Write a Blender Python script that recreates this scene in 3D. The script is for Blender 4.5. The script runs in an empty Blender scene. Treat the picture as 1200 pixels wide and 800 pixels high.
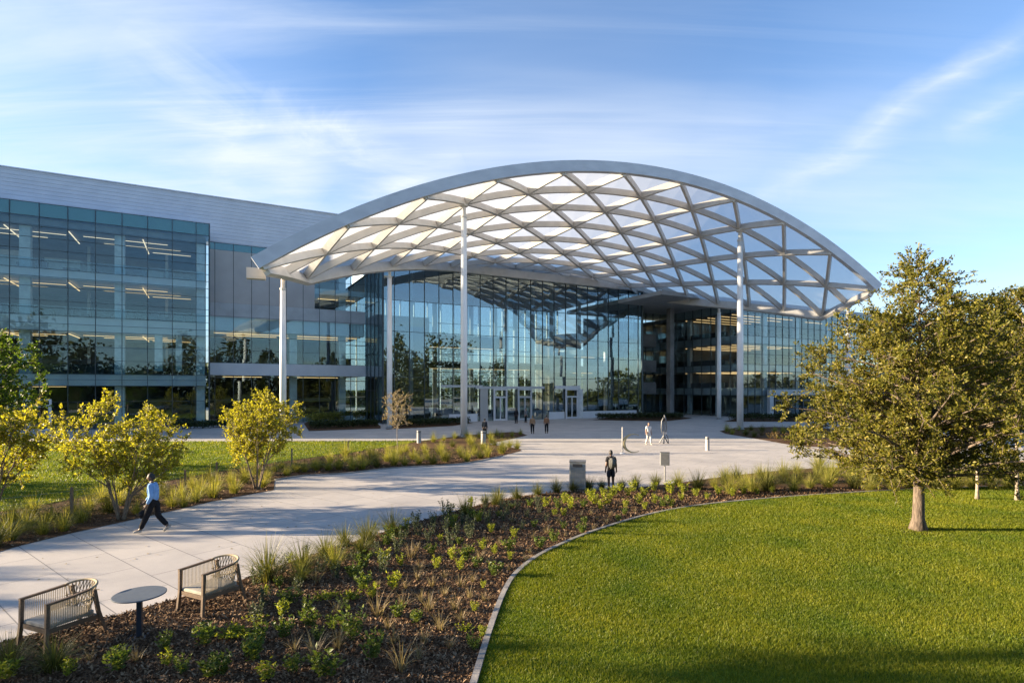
import bpy, bmesh, math, random
import numpy as np
from mathutils import Vector, Matrix
from mathutils.geometry import tessellate_polygon

random.seed(7)
RNG = np.random.default_rng(7)
SC = bpy.context.scene
COL = SC.collection
rad = math.radians

# ------------------------------------------------------------------ camera
F_PX, YH, HCAM = 660.0, 456.0, 4.2
cam_d = bpy.data.cameras.new('camera')
cam_d.sensor_width = 36.0
cam_d.lens = 36.0 * F_PX / 1200.0
cam_d.shift_y = (YH - 400.0) / 1200.0
cam_d.clip_end = 6000.0
cam_d.clip_start = 0.1
cam = bpy.data.objects.new('camera', cam_d)
COL.objects.link(cam)
cam.location = (0, 0, HCAM)
cam.rotation_euler = (rad(90), 0, 0)
SC.camera = cam


def G(x, y):
    """ground point (z = 0) seen at photo pixel x, y"""
    D = F_PX * HCAM / (y - YH)
    return ((x - 600.0) / F_PX * D, D)


# ------------------------------------------------------------------ nodes / materials
def _nt(name):
    m = bpy.data.materials.new(name)
    m.use_nodes = True
    nt = m.node_tree
    nt.nodes.clear()
    out = nt.nodes.new('ShaderNodeOutputMaterial')
    return m, nt, out


def _n(nt, t, **kw):
    n = nt.nodes.new(t)
    for k, v in kw.items():
        if k in n.inputs.keys():
            n.inputs[k].default_value = v
        else:
            setattr(n, k, v)
    return n


def c4(c):
    return (c[0], c[1], c[2], 1.0)


def pm(name, col, rough=0.6, metal=0.0, col2=None, scale=2.0, detail=4, bump=0.0, bscale=20.0, spec=0.5, stretch=None, fac=(0.35, 0.65)):
    m, nt, out = _nt(name)
    b = _n(nt, 'ShaderNodeBsdfPrincipled')
    b.inputs['Roughness'].default_value = rough
    b.inputs['Metallic'].default_value = metal
    b.inputs['Specular IOR Level'].default_value = spec
    nt.links.new(b.outputs[0], out.inputs[0])
    tc = _n(nt, 'ShaderNodeTexCoord')
    src = tc.outputs['Object']
    if stretch:
        mp = _n(nt, 'ShaderNodeMapping')
        mp.inputs['Scale'].default_value = stretch
        nt.links.new(src, mp.inputs[0])
        src = mp.outputs[0]
    if col2 is None:
        col2 = tuple(v * 0.8 for v in col)
    nz = _n(nt, 'ShaderNodeTexNoise')
    nz.inputs['Scale'].default_value = scale
    nz.inputs['Detail'].default_value = detail
    nt.links.new(src, nz.inputs['Vector'])
    rp = _n(nt, 'ShaderNodeValToRGB')
    rp.color_ramp.elements[0].position = fac[0]
    rp.color_ramp.elements[0].color = c4(col2)
    rp.color_ramp.elements[1].position = fac[1]
    rp.color_ramp.elements[1].color = c4(col)
    nt.links.new(nz.outputs[0], rp.inputs[0])
    nt.links.new(rp.outputs[0], b.inputs['Base Color'])
    if bump > 0:
        n2 = _n(nt, 'ShaderNodeTexNoise')
        n2.inputs['Scale'].default_value = bscale
        n2.inputs['Detail'].default_value = 6
        nt.links.new(src, n2.inputs['Vector'])
        bp = _n(nt, 'ShaderNodeBump')
        bp.inputs['Strength'].default_value = bump
        bp.inputs['Distance'].default_value = 0.02
        nt.links.new(n2.outputs[0], bp.inputs['Height'])
        nt.links.new(bp.outputs[0], b.inputs['Normal'])
    return m


def leafmat(name, cols, trans=0.4, rough=0.5, patch=None):
    """double sided foliage, colour picked at random per leaf"""
    m, nt, out = _nt(name)
    geo = _n(nt, 'ShaderNodeNewGeometry')
    rp = _n(nt, 'ShaderNodeValToRGB')
    el = rp.color_ramp.elements
    while len(el) < len(cols):
        el.new(0.5)
    for i, c in enumerate(cols):
        el[i].position = i / (len(cols) - 1)
        el[i].color = c4(c)
    nt.links.new(geo.outputs['Random Per Island'], rp.inputs[0])
    b = _n(nt, 'ShaderNodeBsdfPrincipled')
    b.inputs['Roughness'].default_value = rough
    b.inputs['Specular IOR Level'].default_value = 0.25
    t = _n(nt, 'ShaderNodeBsdfTranslucent')
    mul = _n(nt, 'ShaderNodeMix', data_type='RGBA', blend_type='MULTIPLY')
    mul.inputs[0].default_value = 1.0
    mul.inputs[7].default_value = (1.5, 1.45, 0.75, 1)
    colo = rp.outputs[0]
    if patch:
        tc = _n(nt, 'ShaderNodeTexCoord')
        nz = _n(nt, 'ShaderNodeTexNoise')
        nz.inputs['Scale'].default_value = patch
        nz.inputs['Detail'].default_value = 5
        nt.links.new(tc.outputs['Object'], nz.inputs['Vector'])
        pr = _n(nt, 'ShaderNodeValToRGB')
        pr.color_ramp.elements[0].position = 0.3
        pr.color_ramp.elements[0].color = (0.58, 0.72, 0.68, 1)
        pr.color_ramp.elements[1].position = 0.72
        pr.color_ramp.elements[1].color = (1.36, 1.17, 1.25, 1)
        nt.links.new(nz.outputs[0], pr.inputs[0])
        pm_ = _n(nt, 'ShaderNodeMix', data_type='RGBA', blend_type='MULTIPLY')
        pm_.inputs[0].default_value = 1.0
        nt.links.new(colo, pm_.inputs[6])
        nt.links.new(pr.outputs[0], pm_.inputs[7])
        colo = pm_.outputs[2]
    nt.links.new(colo, mul.inputs[6])
    nt.links.new(mul.outputs[2], t.inputs[0])
    nt.links.new(colo, b.inputs['Base Color'])
    mx = _n(nt, 'ShaderNodeMixShader')
    mx.inputs[0].default_value = trans
    nt.links.new(b.outputs[0], mx.inputs[1])
    nt.links.new(t.outputs[0], mx.inputs[2])
    nt.links.new(mx.outputs[0], out.inputs[0])
    return m


def glassmat(name, tint, ior=1.9, rough=0.01, boost=0.0, gtint=(1, 1, 1), wave=0.004, pane=None):
    m, nt, out = _nt(name)
    tr = _n(nt, 'ShaderNodeBsdfTransparent')
    tr.inputs[0].default_value = c4(tint)
    gl = _n(nt, 'ShaderNodeBsdfGlossy')
    gl.inputs[0].default_value = c4(gtint)
    gl.inputs['Roughness'].default_value = rough
    # Schlick reflectance, the same from both sides of the pane
    f0 = ((ior - 1) / (ior + 1)) ** 2
    lw = _n(nt, 'ShaderNodeLayerWeight')
    lw.inputs[0].default_value = 0.5
    p5 = _n(nt, 'ShaderNodeMath', operation='POWER')
    p5.inputs[1].default_value = 5.0
    nt.links.new(lw.outputs['Facing'], p5.inputs[0])
    ad = _n(nt, 'ShaderNodeMath', operation='MULTIPLY_ADD', use_clamp=True)
    ad.inputs[1].default_value = 1 - f0
    ad.inputs[2].default_value = f0 + boost
    nt.links.new(p5.outputs[0], ad.inputs[0])
    tc = _n(nt, 'ShaderNodeTexCoord')
    nz = _n(nt, 'ShaderNodeTexNoise')
    nz.inputs['Scale'].default_value = 0.45
    nz.inputs['Detail'].default_value = 1
    nt.links.new(tc.outputs['Object'], nz.inputs['Vector'])
    bp = _n(nt, 'ShaderNodeBump')
    bp.inputs['Strength'].default_value = 1.0
    bp.inputs['Distance'].default_value = wave
    nt.links.new(nz.outputs[0], bp.inputs['Height'])
    nrm = bp.outputs[0]
    if pane:
        # every pane sits a hair out of true
        sh = _n(nt, 'ShaderNodeVectorMath', operation='ADD')
        sh.inputs[1].default_value = (pane[1], 50.0, 0.0)
        nt.links.new(tc.outputs['Object'], sh.inputs[0])
        sn = _n(nt, 'ShaderNodeVectorMath', operation='SNAP')
        sn.inputs[1].default_value = (pane[0], 200.0, pane[2])
        nt.links.new(sh.outputs[0], sn.inputs[0])
        wn = _n(nt, 'ShaderNodeTexWhiteNoise')
        nt.links.new(sn.outputs[0], wn.inputs['Vector'])
        sb = _n(nt, 'ShaderNodeVectorMath', operation='SUBTRACT')
        sb.inputs[1].default_value = (.5, .5, .5)
        nt.links.new(wn.outputs['Color'], sb.inputs[0])
        scl = _n(nt, 'ShaderNodeVectorMath', operation='SCALE')
        scl.inputs['Scale'].default_value = 0.022
        nt.links.new(sb.outputs[0], scl.inputs[0])
        aa = _n(nt, 'ShaderNodeVectorMath', operation='ADD')
        nt.links.new(nrm, aa.inputs[0])
        nt.links.new(scl.outputs[0], aa.inputs[1])
        nn = _n(nt, 'ShaderNodeVectorMath', operation='NORMALIZE')
        nt.links.new(aa.outputs[0], nn.inputs[0])
        nrm = nn.outputs[0]
    nt.links.new(nrm, gl.inputs['Normal'])
    mx = _n(nt, 'ShaderNodeMixShader')
    nt.links.new(ad.outputs[0], mx.inputs[0])
    nt.links.new(tr.outputs[0], mx.inputs[1])
    nt.links.new(gl.outputs[0], mx.inputs[2])
    nt.links.new(mx.outputs[0], out.inputs[0])
    return m


def emis(name, col, s):
    m, nt, out = _nt(name)
    e = _n(nt, 'ShaderNodeEmission')
    e.inputs[0].default_value = c4(col)
    e.inputs[1].default_value = s
    nt.links.new(e.outputs[0], out.inputs[0])
    return m


M = {}
M['white_steel'] = pm('white_painted_steel', (0.60, 0.57, 0.53), 0.5, col2=(0.52, 0.495, 0.46), scale=1.2)
M['white_col'] = pm('white_column_paint', (0.78, 0.77, 0.75), 0.4, col2=(0.68, 0.67, 0.66), scale=0.8)
M['grey_metal'] = pm('grey_metal_cladding', (0.56, 0.60, 0.68), 0.5, metal=0.0, col2=(0.50, 0.54, 0.62), scale=0.6)  # blue cast of the sky on the metal is mixed into this base colour
M['mullion'] = pm('dark_mullion', (0.045, 0.06, 0.07), 0.4, metal=0.4)
M['slab_white'] = pm('pale_spandrel', (0.52, 0.53, 0.55), 0.5, col2=(0.46, 0.47, 0.5), scale=0.7)
M['slab_grey'] = pm('grey_spandrel', (0.40, 0.42, 0.44), 0.5, scale=0.7)
M['panel_grey'] = pm('brushed_grey_panel', (0.36, 0.345, 0.34), 0.45, metal=0.2, col2=(0.31, 0.30, 0.295), scale=0.4)
M['teal_frit'] = pm('teal_fritted_band', (0.08, 0.21, 0.20), 0.25, col2=(0.065, 0.18, 0.175), scale=40)
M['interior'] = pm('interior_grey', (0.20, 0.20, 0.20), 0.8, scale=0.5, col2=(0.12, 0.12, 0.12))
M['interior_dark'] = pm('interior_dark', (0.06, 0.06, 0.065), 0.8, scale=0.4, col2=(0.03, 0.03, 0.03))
M['interior_col'] = pm('interior_column_plaster', (0.55, 0.56, 0.56), 0.6)
M['floor_in'] = pm('interior_floor', (0.22, 0.2, 0.18), 0.35)
M['wood_core'] = pm('brown_timber_cladding', (0.17, 0.12, 0.07), 0.55, col2=(0.11, 0.08, 0.05), scale=1.5, stretch=(6, 6, 0.4))
M['blind'] = pm('white_blind', (0.6, 0.6, 0.58), 0.8)
M['light_warm'] = emis('warm_strip_lamp', (1.0, 0.62, 0.27), 0.33)
M['light_white'] = emis('soft_white_lamp', (1.0, 0.76, 0.5), 0.32)
M['glass_wing'] = glassmat('blue_grey_glass', (0.83, 0.91, 0.92), 1.64, gtint=(0.74, 0.91, 1.0), pane=(2.3, 1.3, 2.9))
M['glass_link'] = glassmat('setback_glass', (0.83, 0.91, 0.92), 1.64, gtint=(0.74, 0.91, 1.0), pane=(2.0, -0.6, 2.6))
M['glass_hall'] = glassmat('hall_glass', (0.70, 0.77, 0.79), 2.2, gtint=(0.76, 0.91, 1.0), pane=(1.93, -1.4, 3.0))
M['glass_east'] = glassmat('east_glass', (0.82, 0.88, 0.9), 1.7, gtint=(0.85, 0.95, 1.0), pane=(1.62, 0.0, 4.1))
M['glass_door'] = glassmat('door_glass', (0.6, 0.68, 0.7), 1.6)
M['dark_metal'] = pm('dark_grey_metal', (0.05, 0.06, 0.075), 0.45, metal=0.5)
M['grey_steel'] = pm('galvanised_steel', (0.25, 0.25, 0.25), 0.4, metal=0.5, scale=6)
M['bin_grey'] = pm('bin_grey_paint', (0.27, 0.28, 0.27), 0.5, scale=5)
M['bollard'] = pm('bollard_concrete', (0.36, 0.35, 0.33), 0.7, bump=0.2)
M['kerb'] = pm('concrete_kerb', (0.27, 0.25, 0.225), 0.85, scale=2.5, bump=0.3, col2=(0.17, 0.16, 0.145))
M['timber'] = pm('weathered_timber', (0.26, 0.19, 0.12), 0.7, col2=(0.16, 0.11, 0.07), scale=4, stretch=(8, 8, 1))
M['teak'] = pm('teak', (0.125, 0.08, 0.045), 0.5, col2=(0.075, 0.048, 0.028), scale=5, stretch=(3, 3, 10))
M['cord'] = pm('woven_cord', (0.33, 0.27, 0.17), 0.8, col2=(0.25, 0.20, 0.12), scale=30)
M['cushion'] = pm('pale_cushion', (0.36, 0.325, 0.26), 0.9, scale=8, bump=0.15, bscale=150)
M['table_top'] = pm('blue_grey_table', (0.10, 0.115, 0.13), 0.45, col2=(0.085, 0.1, 0.115), scale=12)
M['bark_oak'] = pm('oak_bark', (0.17, 0.13, 0.095), 0.9, col2=(0.06, 0.045, 0.033), scale=6, stretch=(3, 3, 0.7), bump=0.9, bscale=14)
M['bark_pale'] = pm('pale_bark', (0.32, 0.27, 0.21), 0.85, col2=(0.19, 0.155, 0.115), scale=9, bump=0.4)
M['bark_shrub'] = pm('shrub_bark', (0.23, 0.17, 0.11), 0.9, col2=(0.13, 0.095, 0.06), scale=8)
M['leaf_oak'] = leafmat('oak_leaf', [(0.045, 0.052, 0.008), (0.10, 0.105, 0.014), (0.165, 0.155, 0.024), (0.27, 0.225, 0.05)], 0.42)
M['leaf_yellow'] = leafmat('spring_leaf', [(0.16, 0.165, 0.014), (0.26, 0.25, 0.02), (0.36, 0.325, 0.035)], 0.5)
M['leaf_green'] = leafmat('green_leaf', [(0.03, 0.065, 0.008), (0.07, 0.12, 0.012), (0.13, 0.17, 0.02)], 0.45)
M['leaf_sapling'] = leafmat('sapling_leaf', [(0.18, 0.14, 0.07), (0.27, 0.21, 0.11), (0.33, 0.27, 0.15)], 0.3)
M['leaf_dark'] = leafmat('dark_leaf', [(0.012, 0.022, 0.008), (0.03, 0.045, 0.014), (0.055, 0.07, 0.022)], 0.25)
M['leaf_wood'] = leafmat('woodland_leaf', [(0.02, 0.03, 0.008), (0.05, 0.06, 0.015), (0.09, 0.09, 0.02)], 0.3)
M['g_feather'] = leafmat('feather_grass', [(0.12, 0.14, 0.022), (0.23, 0.23, 0.042), (0.38, 0.335, 0.10)], 0.45)
M['g_olive'] = leafmat('olive_grass', [(0.045, 0.055, 0.012), (0.09, 0.10, 0.022), (0.19, 0.17, 0.045)], 0.35)
M['g_dry'] = leafmat('dry_grass', [(0.12, 0.085, 0.045), (0.22, 0.17, 0.09), (0.33, 0.27, 0.16)], 0.3)
M['p_lime'] = leafmat('lime_shrub', [(0.10, 0.14, 0.012), (0.20, 0.23, 0.022), (0.32, 0.31, 0.04)], 0.45)
M['p_green'] = leafmat('green_shrub', [(0.04, 0.07, 0.012), (0.08, 0.12, 0.018), (0.17, 0.19, 0.035)], 0.35)
M['p_dark'] = leafmat('grey_green_shrub', [(0.03, 0.045, 0.022), (0.065, 0.085, 0.045), (0.14, 0.15, 0.08)], 0.25)
M['p_rust'] = leafmat('rust_shrub', [(0.07, 0.04, 0.02), (0.13, 0.08, 0.03), (0.15, 0.13, 0.04)], 0.3)
M['chips'] = leafmat('bark_chips', [(0.035, 0.019, 0.009), (0.085, 0.046, 0.022), (0.15, 0.088, 0.043), (0.28, 0.195, 0.115)], 0.0, 0.9)
M['blade'] = leafmat('lawn_blade', [(0.07, 0.104, 0.005), (0.128, 0.168, 0.009), (0.225, 0.238, 0.02)], 0.4, patch=0.55)


def skin(c):
    return pm('skin', c, 0.5)


# ------------------------------------------------------------------ mesh builder
class MB:
    def __init__(self):
        self.v = []
        self.f = []
        self.mi = []
        self.cur = 0

    def _add(self, vs, fs):
        o = len(self.v)
        self.v.extend([tuple(p) for p in vs])
        for f in fs:
            self.f.append(tuple(o + k for k in f))
            self.mi.append(self.cur)

    def box(self, x0, x1, y0, y1, z0, z1):
        vs = [(x, y, z) for z in (z0, z1) for y in (y0, y1) for x in (x0, x1)]
        self._add(vs, [(0, 2, 3, 1), (4, 5, 7, 6), (0, 1, 5, 4), (2, 6, 7, 3), (0, 4, 6, 2), (1, 3, 7, 5)])

    def rbox(self, cx, cy, cz, sx, sy, sz, ang=0.0):
        c, s = math.cos(ang), math.sin(ang)
        vs = []
        for z in (-.5, .5):
            for y in (-.5, .5):
                for x in (-.5, .5):
                    px, py = x * sx, y * sy
                    vs.append((cx + px * c - py * s, cy + px * s + py * c, cz + z * sz))
        self._add(vs, [(0, 2, 3, 1), (4, 5, 7, 6), (0, 1, 5, 4), (2, 6, 7, 3), (0, 4, 6, 2), (1, 3, 7, 5)])

    def bar(self, p, q, w, h, up=(0, 0, 1)):
        self.sweep([p, q], w, h, [up, up])

    def sweep(self, pts, w, h, ups, drop=0.0, cap=True):
        """rectangular section along pts; w across, h along up (drop shifts the section along -up)"""
        P = [Vector(p) for p in pts]
        n = len(P)
        o = len(self.v)
        for k in range(n):
            d = (P[min(k + 1, n - 1)] - P[max(k - 1, 0)]).normalized()
            u = Vector(ups[k])
            side = d.cross(u)
            if side.length < 1e-6:
                side = d.cross(Vector((1, 0, 0)))
            side.normalize()
            u2 = side.cross(d).normalized()
            c = P[k] - u2 * drop
            for a, b in ((-.5, -.5), (.5, -.5), (.5, .5), (-.5, .5)):
                self.v.append(tuple(c + side * (a * w) + u2 * (b * h)))
        for k in range(n - 1):
            a = o + 4 * k
            for e in range(4):
                e2 = (e + 1) % 4
                self.f.append((a + e, a + e2, a + 4 + e2, a + 4 + e))
                self.mi.append(self.cur)
        if cap:
            self.f.append((o + 3, o + 2, o + 1, o))
            self.mi.append(self.cur)
            z = o + 4 * (n - 1)
            self.f.append((z, z + 1, z + 2, z + 3))
            self.mi.append(self.cur)

    def tube(self, pts, rs, seg=8, cap=True):
        P = [Vector(p) for p in pts]
        n = len(P)
        if not hasattr(rs, '__len__'):
            rs = [rs] * n
        o = len(self.v)
        ref = None
        for k in range(n):
            d = (P[min(k + 1, n - 1)] - P[max(k - 1, 0)])
            if d.length < 1e-9:
                d = Vector((0, 0, 1))
            d.normalize()
            if ref is None:
                ref = Vector((1, 0, 0)) if abs(d.x) < 0.9 else Vector((0, 1, 0))
            a = (ref - d * ref.dot(d))
            if a.length < 1e-6:
                a = d.orthogonal()
            a.normalize()
            ref = a
            b = d.cross(a)
            for s in range(seg):
                t = 2 * math.pi * s / seg
                self.v.append(tuple(P[k] + (a * math.cos(t) + b * math.sin(t)) * rs[k]))
        for k in range(n - 1):
            for s in range(seg):
                s2 = (s + 1) % seg
                a = o + k * seg
                self.f.append((a + s, a + s2, a + seg + s2, a + seg + s))
                self.mi.append(self.cur)
        if cap:
            self.f.append(tuple(o + s for s in reversed(range(seg))))
            self.mi.append(self.cur)
            self.f.append(tuple(o + (n - 1) * seg + s for s in range(seg)))
            self.mi.append(self.cur)

    def lathe(self, prof, seg=20, cx=0, cy=0):
        self.tube([(cx, cy, z) for r, z in prof], [max(r, 1e-4) for r, z in prof], seg)

    def quad(self, a, b, c, d):
        self._add([a, b, c, d], [(0, 1, 2, 3)])

    def tri(self, a, b, c):
        self._add([a, b, c], [(0, 1, 2)])

    def mesh(self, name, mats, smooth=False):
        me = bpy.data.meshes.new(name)
        me.from_pydata(self.v, [], self.f)
        if not isinstance(mats, (list, tuple)):
            mats = [mats]
        for m in mats:
            me.materials.append(m)
        if len(mats) > 1:
            me.polygons.foreach_set('material_index', self.mi)
        if smooth:
            me.polygons.foreach_set('use_smooth', [True] * len(me.polygons))
        me.update()
        return me

    def build(self, name, mats, parent=None, smooth=False):
        return link(name, self.mesh(name, mats, smooth), parent)


def npmesh(name, verts, nper, mats, mi=None):
    """many separate polygons of nper corners each, verts shape (n*nper, 3)"""
    verts = np.ascontiguousarray(verts, dtype=np.float32).reshape(-1, 3)
    nv = len(verts)
    nf = nv // nper
    me = bpy.data.meshes.new(name)
    me.vertices.add(nv)
    me.vertices.foreach_set('co', verts.ravel())
    me.loops.add(nv)
    me.loops.foreach_set('vertex_index', np.arange(nv, dtype=np.int32))
    me.polygons.add(nf)
    me.polygons.foreach_set('loop_start', np.arange(0, nv, nper, dtype=np.int32))
    me.polygons.foreach_set('loop_total', np.full(nf, nper, dtype=np.int32))
    if not isinstance(mats, (list, tuple)):
        mats = [mats]
    for m in mats:
        me.materials.append(m)
    if mi is not None:
        me.polygons.foreach_set('material_index', np.asarray(mi, dtype=np.int32))
    me.update(calc_edges=True)
    return me


def link(name, me, parent=None, loc=(0, 0, 0), rotz=0.0):
    o = bpy.data.objects.new(name, me)
    COL.objects.link(o)
    o.location = loc
    o.rotation_euler = (0, 0, rotz)
    if parent is not None:
        o.parent = parent
    return o


def tag(o, label=None, cat=None, group=None, kind=None):
    if label:
        o['label'] = label
    if cat:
        o['category'] = cat
    if group:
        o['group'] = group
    if kind:
        o['kind'] = kind
    return o


def thing(name, label, cat, loc=(0, 0, 0), rotz=0.0, group=None):
    o = link(name, None, None, loc, rotz)
    return tag(o, label, cat, group)


def copy_tree(root, loc, rotz=0.0, scale=None):
    r = root.copy()
    COL.objects.link(r)
    r.location = loc
    r.rotation_euler = (0, 0, rotz)
    if scale is not None:
        r.scale = scale if hasattr(scale, '__len__') else (scale,) * 3
    for ch in list(root.children):
        c = ch.copy()
        COL.objects.link(c)
        c.parent = r
        for g in list(ch.children):
            d = g.copy()
            COL.objects.link(d)
            d.parent = c
    return r


def rotv(v, ax, ang):
    return Matrix.Rotation(ang, 3, ax) @ v

# ------------------------------------------------------------------ ground sheets
def poly_sheet(name, pts, z, mat, label, cat=None, kind='structure'):
    tris = tessellate_polygon([[Vector((p[0], p[1], 0)) for p in pts]])
    me = bpy.data.meshes.new(name)
    fs = []
    for t in tris:
        a, b, c = [pts[i] for i in t]
        cr = (b[0] - a[0]) * (c[1] - a[1]) - (b[1] - a[1]) * (c[0] - a[0])
        fs.append(tuple(t) if cr > 0 else (t[0], t[2], t[1]))
    me.from_pydata([(p[0], p[1], z) for p in pts], [], fs)
    me.materials.append(mat)
    o = link(name, me)
    return tag(o, label, cat, None, kind)


def smooth_line(pts, n=6):
    """Catmull-Rom through 2-d points"""
    P = [Vector((p[0], p[1], 0)) for p in pts]
    P = [P[0] * 2 - P[1]] + P + [P[-1] * 2 - P[-2]]
    out = []
    for k in range(1, len(P) - 2):
        for s in range(n):
            t = s / n
            a, b, c, d = P[k - 1], P[k], P[k + 1], P[k + 2]
            q = 0.5 * ((2 * b) + (c - a) * t + (2 * a - 5 * b + 4 * c - d) * t * t + (3 * b - 3 * c + d - a) * t ** 3)
            out.append((q.x, q.y))
    out.append((P[-2].x, P[-2].y))
    return out


def inpoly(pts, X, Y):
    """vectorised point in polygon"""
    P = np.array(pts)
    x0, y0 = P[:, 0], P[:, 1]
    x1, y1 = np.roll(x0, -1), np.roll(y0, -1)
    X = np.asarray(X)
    Y = np.asarray(Y)
    ins = np.zeros(X.shape, bool)
    for a, b, c, d in zip(x0, y0, x1, y1):
        if b == d:
            continue
        m = ((b > Y) != (d > Y)) & (X < (c - a) * (Y - b) / (d - b) + a)
        ins ^= m
    return ins


# paving: large pale slabs laid on the skew, with joints, stains and a fine grain
def paving_mat():
    m, nt, out = _nt('pale_paving')
    b = _n(nt, 'ShaderNodeBsdfPrincipled')
    b.inputs['Roughness'].default_value = 0.75
    b.inputs['Specular IOR Level'].default_value = 0.3
    nt.links.new(b.outputs[0], out.inputs[0])
    tc = _n(nt, 'ShaderNodeTexCoord')
    mp = _n(nt, 'ShaderNodeMapping')
    mp.inputs['Rotation'].default_value = (0, 0, rad(38))
    nt.links.new(tc.outputs['Object'], mp.inputs[0])
    br = _n(nt, 'ShaderNodeTexBrick')
    br.offset = 0.5
    br.inputs['Color1'].default_value = (0.475, 0.445, 0.405, 1)
    br.inputs['Color2'].default_value = (0.425, 0.40, 0.37, 1)
    br.inputs['Mortar'].default_value = (0.19, 0.185, 0.18, 1)
    br.inputs['Scale'].default_value = 1.0
    br.inputs['Mortar Size'].default_value = 0.013
    br.inputs['Mortar Smooth'].default_value = 0.3
    br.inputs['Bias'].default_value = 0.0
    br.inputs['Brick Width'].default_value = 1.9
    br.inputs['Row Height'].default_value = 1.25
    nt.links.new(mp.outputs[0], br.inputs['Vector'])
    n1 = _n(nt, 'ShaderNodeTexNoise')
    n1.inputs['Scale'].default_value = 0.35
    n1.inputs['Detail'].default_value = 14
    n1.inputs['Roughness'].default_value = 0.68
    nt.links.new(tc.outputs['Object'], n1.inputs['Vector'])
    r1 = _n(nt, 'ShaderNodeValToRGB')
    r1.color_ramp.elements[0].position = 0.3
    r1.color_ramp.elements[0].color = (0.74, 0.74, 0.75, 1)
    r1.color_ramp.elements[1].position = 0.7
    r1.color_ramp.elements[1].color = (1.08, 1.06, 1.04, 1)
    nt.links.new(n1.outputs[0], r1.inputs[0])
    n2 = _n(nt, 'ShaderNodeTexNoise')
    n2.inputs['Scale'].default_value = 60
    n2.inputs['Detail'].default_value = 3
    nt.links.new(tc.outputs['Object'], n2.inputs['Vector'])
    r2 = _n(nt, 'ShaderNodeValToRGB')
    r2.color_ramp.elements[0].position = 0.3
    r2.color_ramp.elements[0].color = (0.86, 0.86, 0.86, 1)
    r2.color_ramp.elements[1].position = 0.7
    r2.color_ramp.elements[1].color = (1.1, 1.1, 1.1, 1)
    nt.links.new(n2.outputs[0], r2.inputs[0])
    m1 = _n(nt, 'ShaderNodeMix', data_type='RGBA', blend_type='MULTIPLY')
    m1.inputs[0].default_value = 1
    nt.links.new(br.outputs[0], m1.inputs[6])
    nt.links.new(r1.outputs[0], m1.inputs[7])
    m2 = _n(nt, 'ShaderNodeMix', data_type='RGBA', blend_type='MULTIPLY')
    m2.inputs[0].default_value = 1
    nt.links.new(m1.outputs[2], m2.inputs[6])
    nt.links.new(r2.outputs[0], m2.inputs[7])
    nt.links.new(m2.outputs[2], b.inputs['Base Color'])
    bp = _n(nt, 'ShaderNodeBump')
    bp.inputs['Strength'].default_value = 0.25
    bp.inputs['Distance'].default_value = 0.01
    nt.links.new(n2.outputs[0], bp.inputs['Height'])
    nt.links.new(bp.outputs[0], b.inputs['Normal'])
    return m


M['paving'] = paving_mat()
M['mulch'] = pm('bark_mulch', (0.13, 0.075, 0.04), 0.95, col2=(0.05, 0.028, 0.015), scale=9, detail=8, bump=1.0, bscale=28, spec=0.1)
M['lawn'] = pm('lawn_turf', (0.11, 0.15, 0.012), 0.9, col2=(0.07, 0.105, 0.008), scale=1.3, detail=8, bump=0.7, bscale=60, spec=0.1)
M['earth'] = pm('rough_grass', (0.10, 0.11, 0.03), 0.95, col2=(0.06, 0.07, 0.02), scale=0.05, detail=8, spec=0.1)
M['drain'] = pm('drain_channel', (0.13, 0.12, 0.11), 0.7)

R_ = 3000.0
poly_sheet('ground', [(-R_, -R_), (R_, -R_), (R_, R_), (-R_, R_)], -0.05, M['earth'], 'rough grassy ground reaching to the horizon')
poly_sheet('plaza_pavement', [(-75, 1.0), (95, 1.0), (95, 130), (-75, 130)], 0.0, M['paving'], 'pale stone paved path and plaza leading to the glass entrance')


def px(pts):
    return [G(*p) for p in pts]


bed_edge_px = [(-60, 770), (0, 753), (60, 738), (100, 728), (140, 720), (165, 713), (230, 695), (290, 677), (350, 655), (420, 633), (470, 617),
               (520, 603), (560, 592), (600, 583), (650, 577), (700, 574), (760, 570), (800, 565), (860, 557), (930, 550), (1000, 547),
               (1100, 546), (1300, 546)]
lawn_edge_px = [(1420, 567), (1300, 567), (1200, 570), (1100, 573), (1000, 578), (900, 585), (820, 593), (760, 604), (700, 622), (660, 638),
                (630, 653), (605, 673), (590, 697), (574, 740), (556, 800), (538, 860)]
bed_edge = smooth_line(px(bed_edge_px), 5)
lawn_edge = smooth_line(px(lawn_edge_px), 6)
FAR = [(lawn_edge[-1][0] - 0.3, 1.5)]
bed_poly = bed_edge + [(lawn_edge[0][0], bed_edge[-1][1])] + lawn_edge + FAR + [(-9.5, 1.5), (-9.8, 8.0)]
lawn_poly = lawn_edge + FAR + [(40, 1.5), (lawn_edge[0][0], lawn_edge[0][1])]
poly_sheet('planting_bed', bed_poly, 0.012, M['mulch'], 'dark bark mulched planting bed curving between the path and the round lawn')
poly_sheet('lawn', lawn_poly, 0.024, M['lawn'], 'bright green mown lawn in the right foreground')

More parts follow.
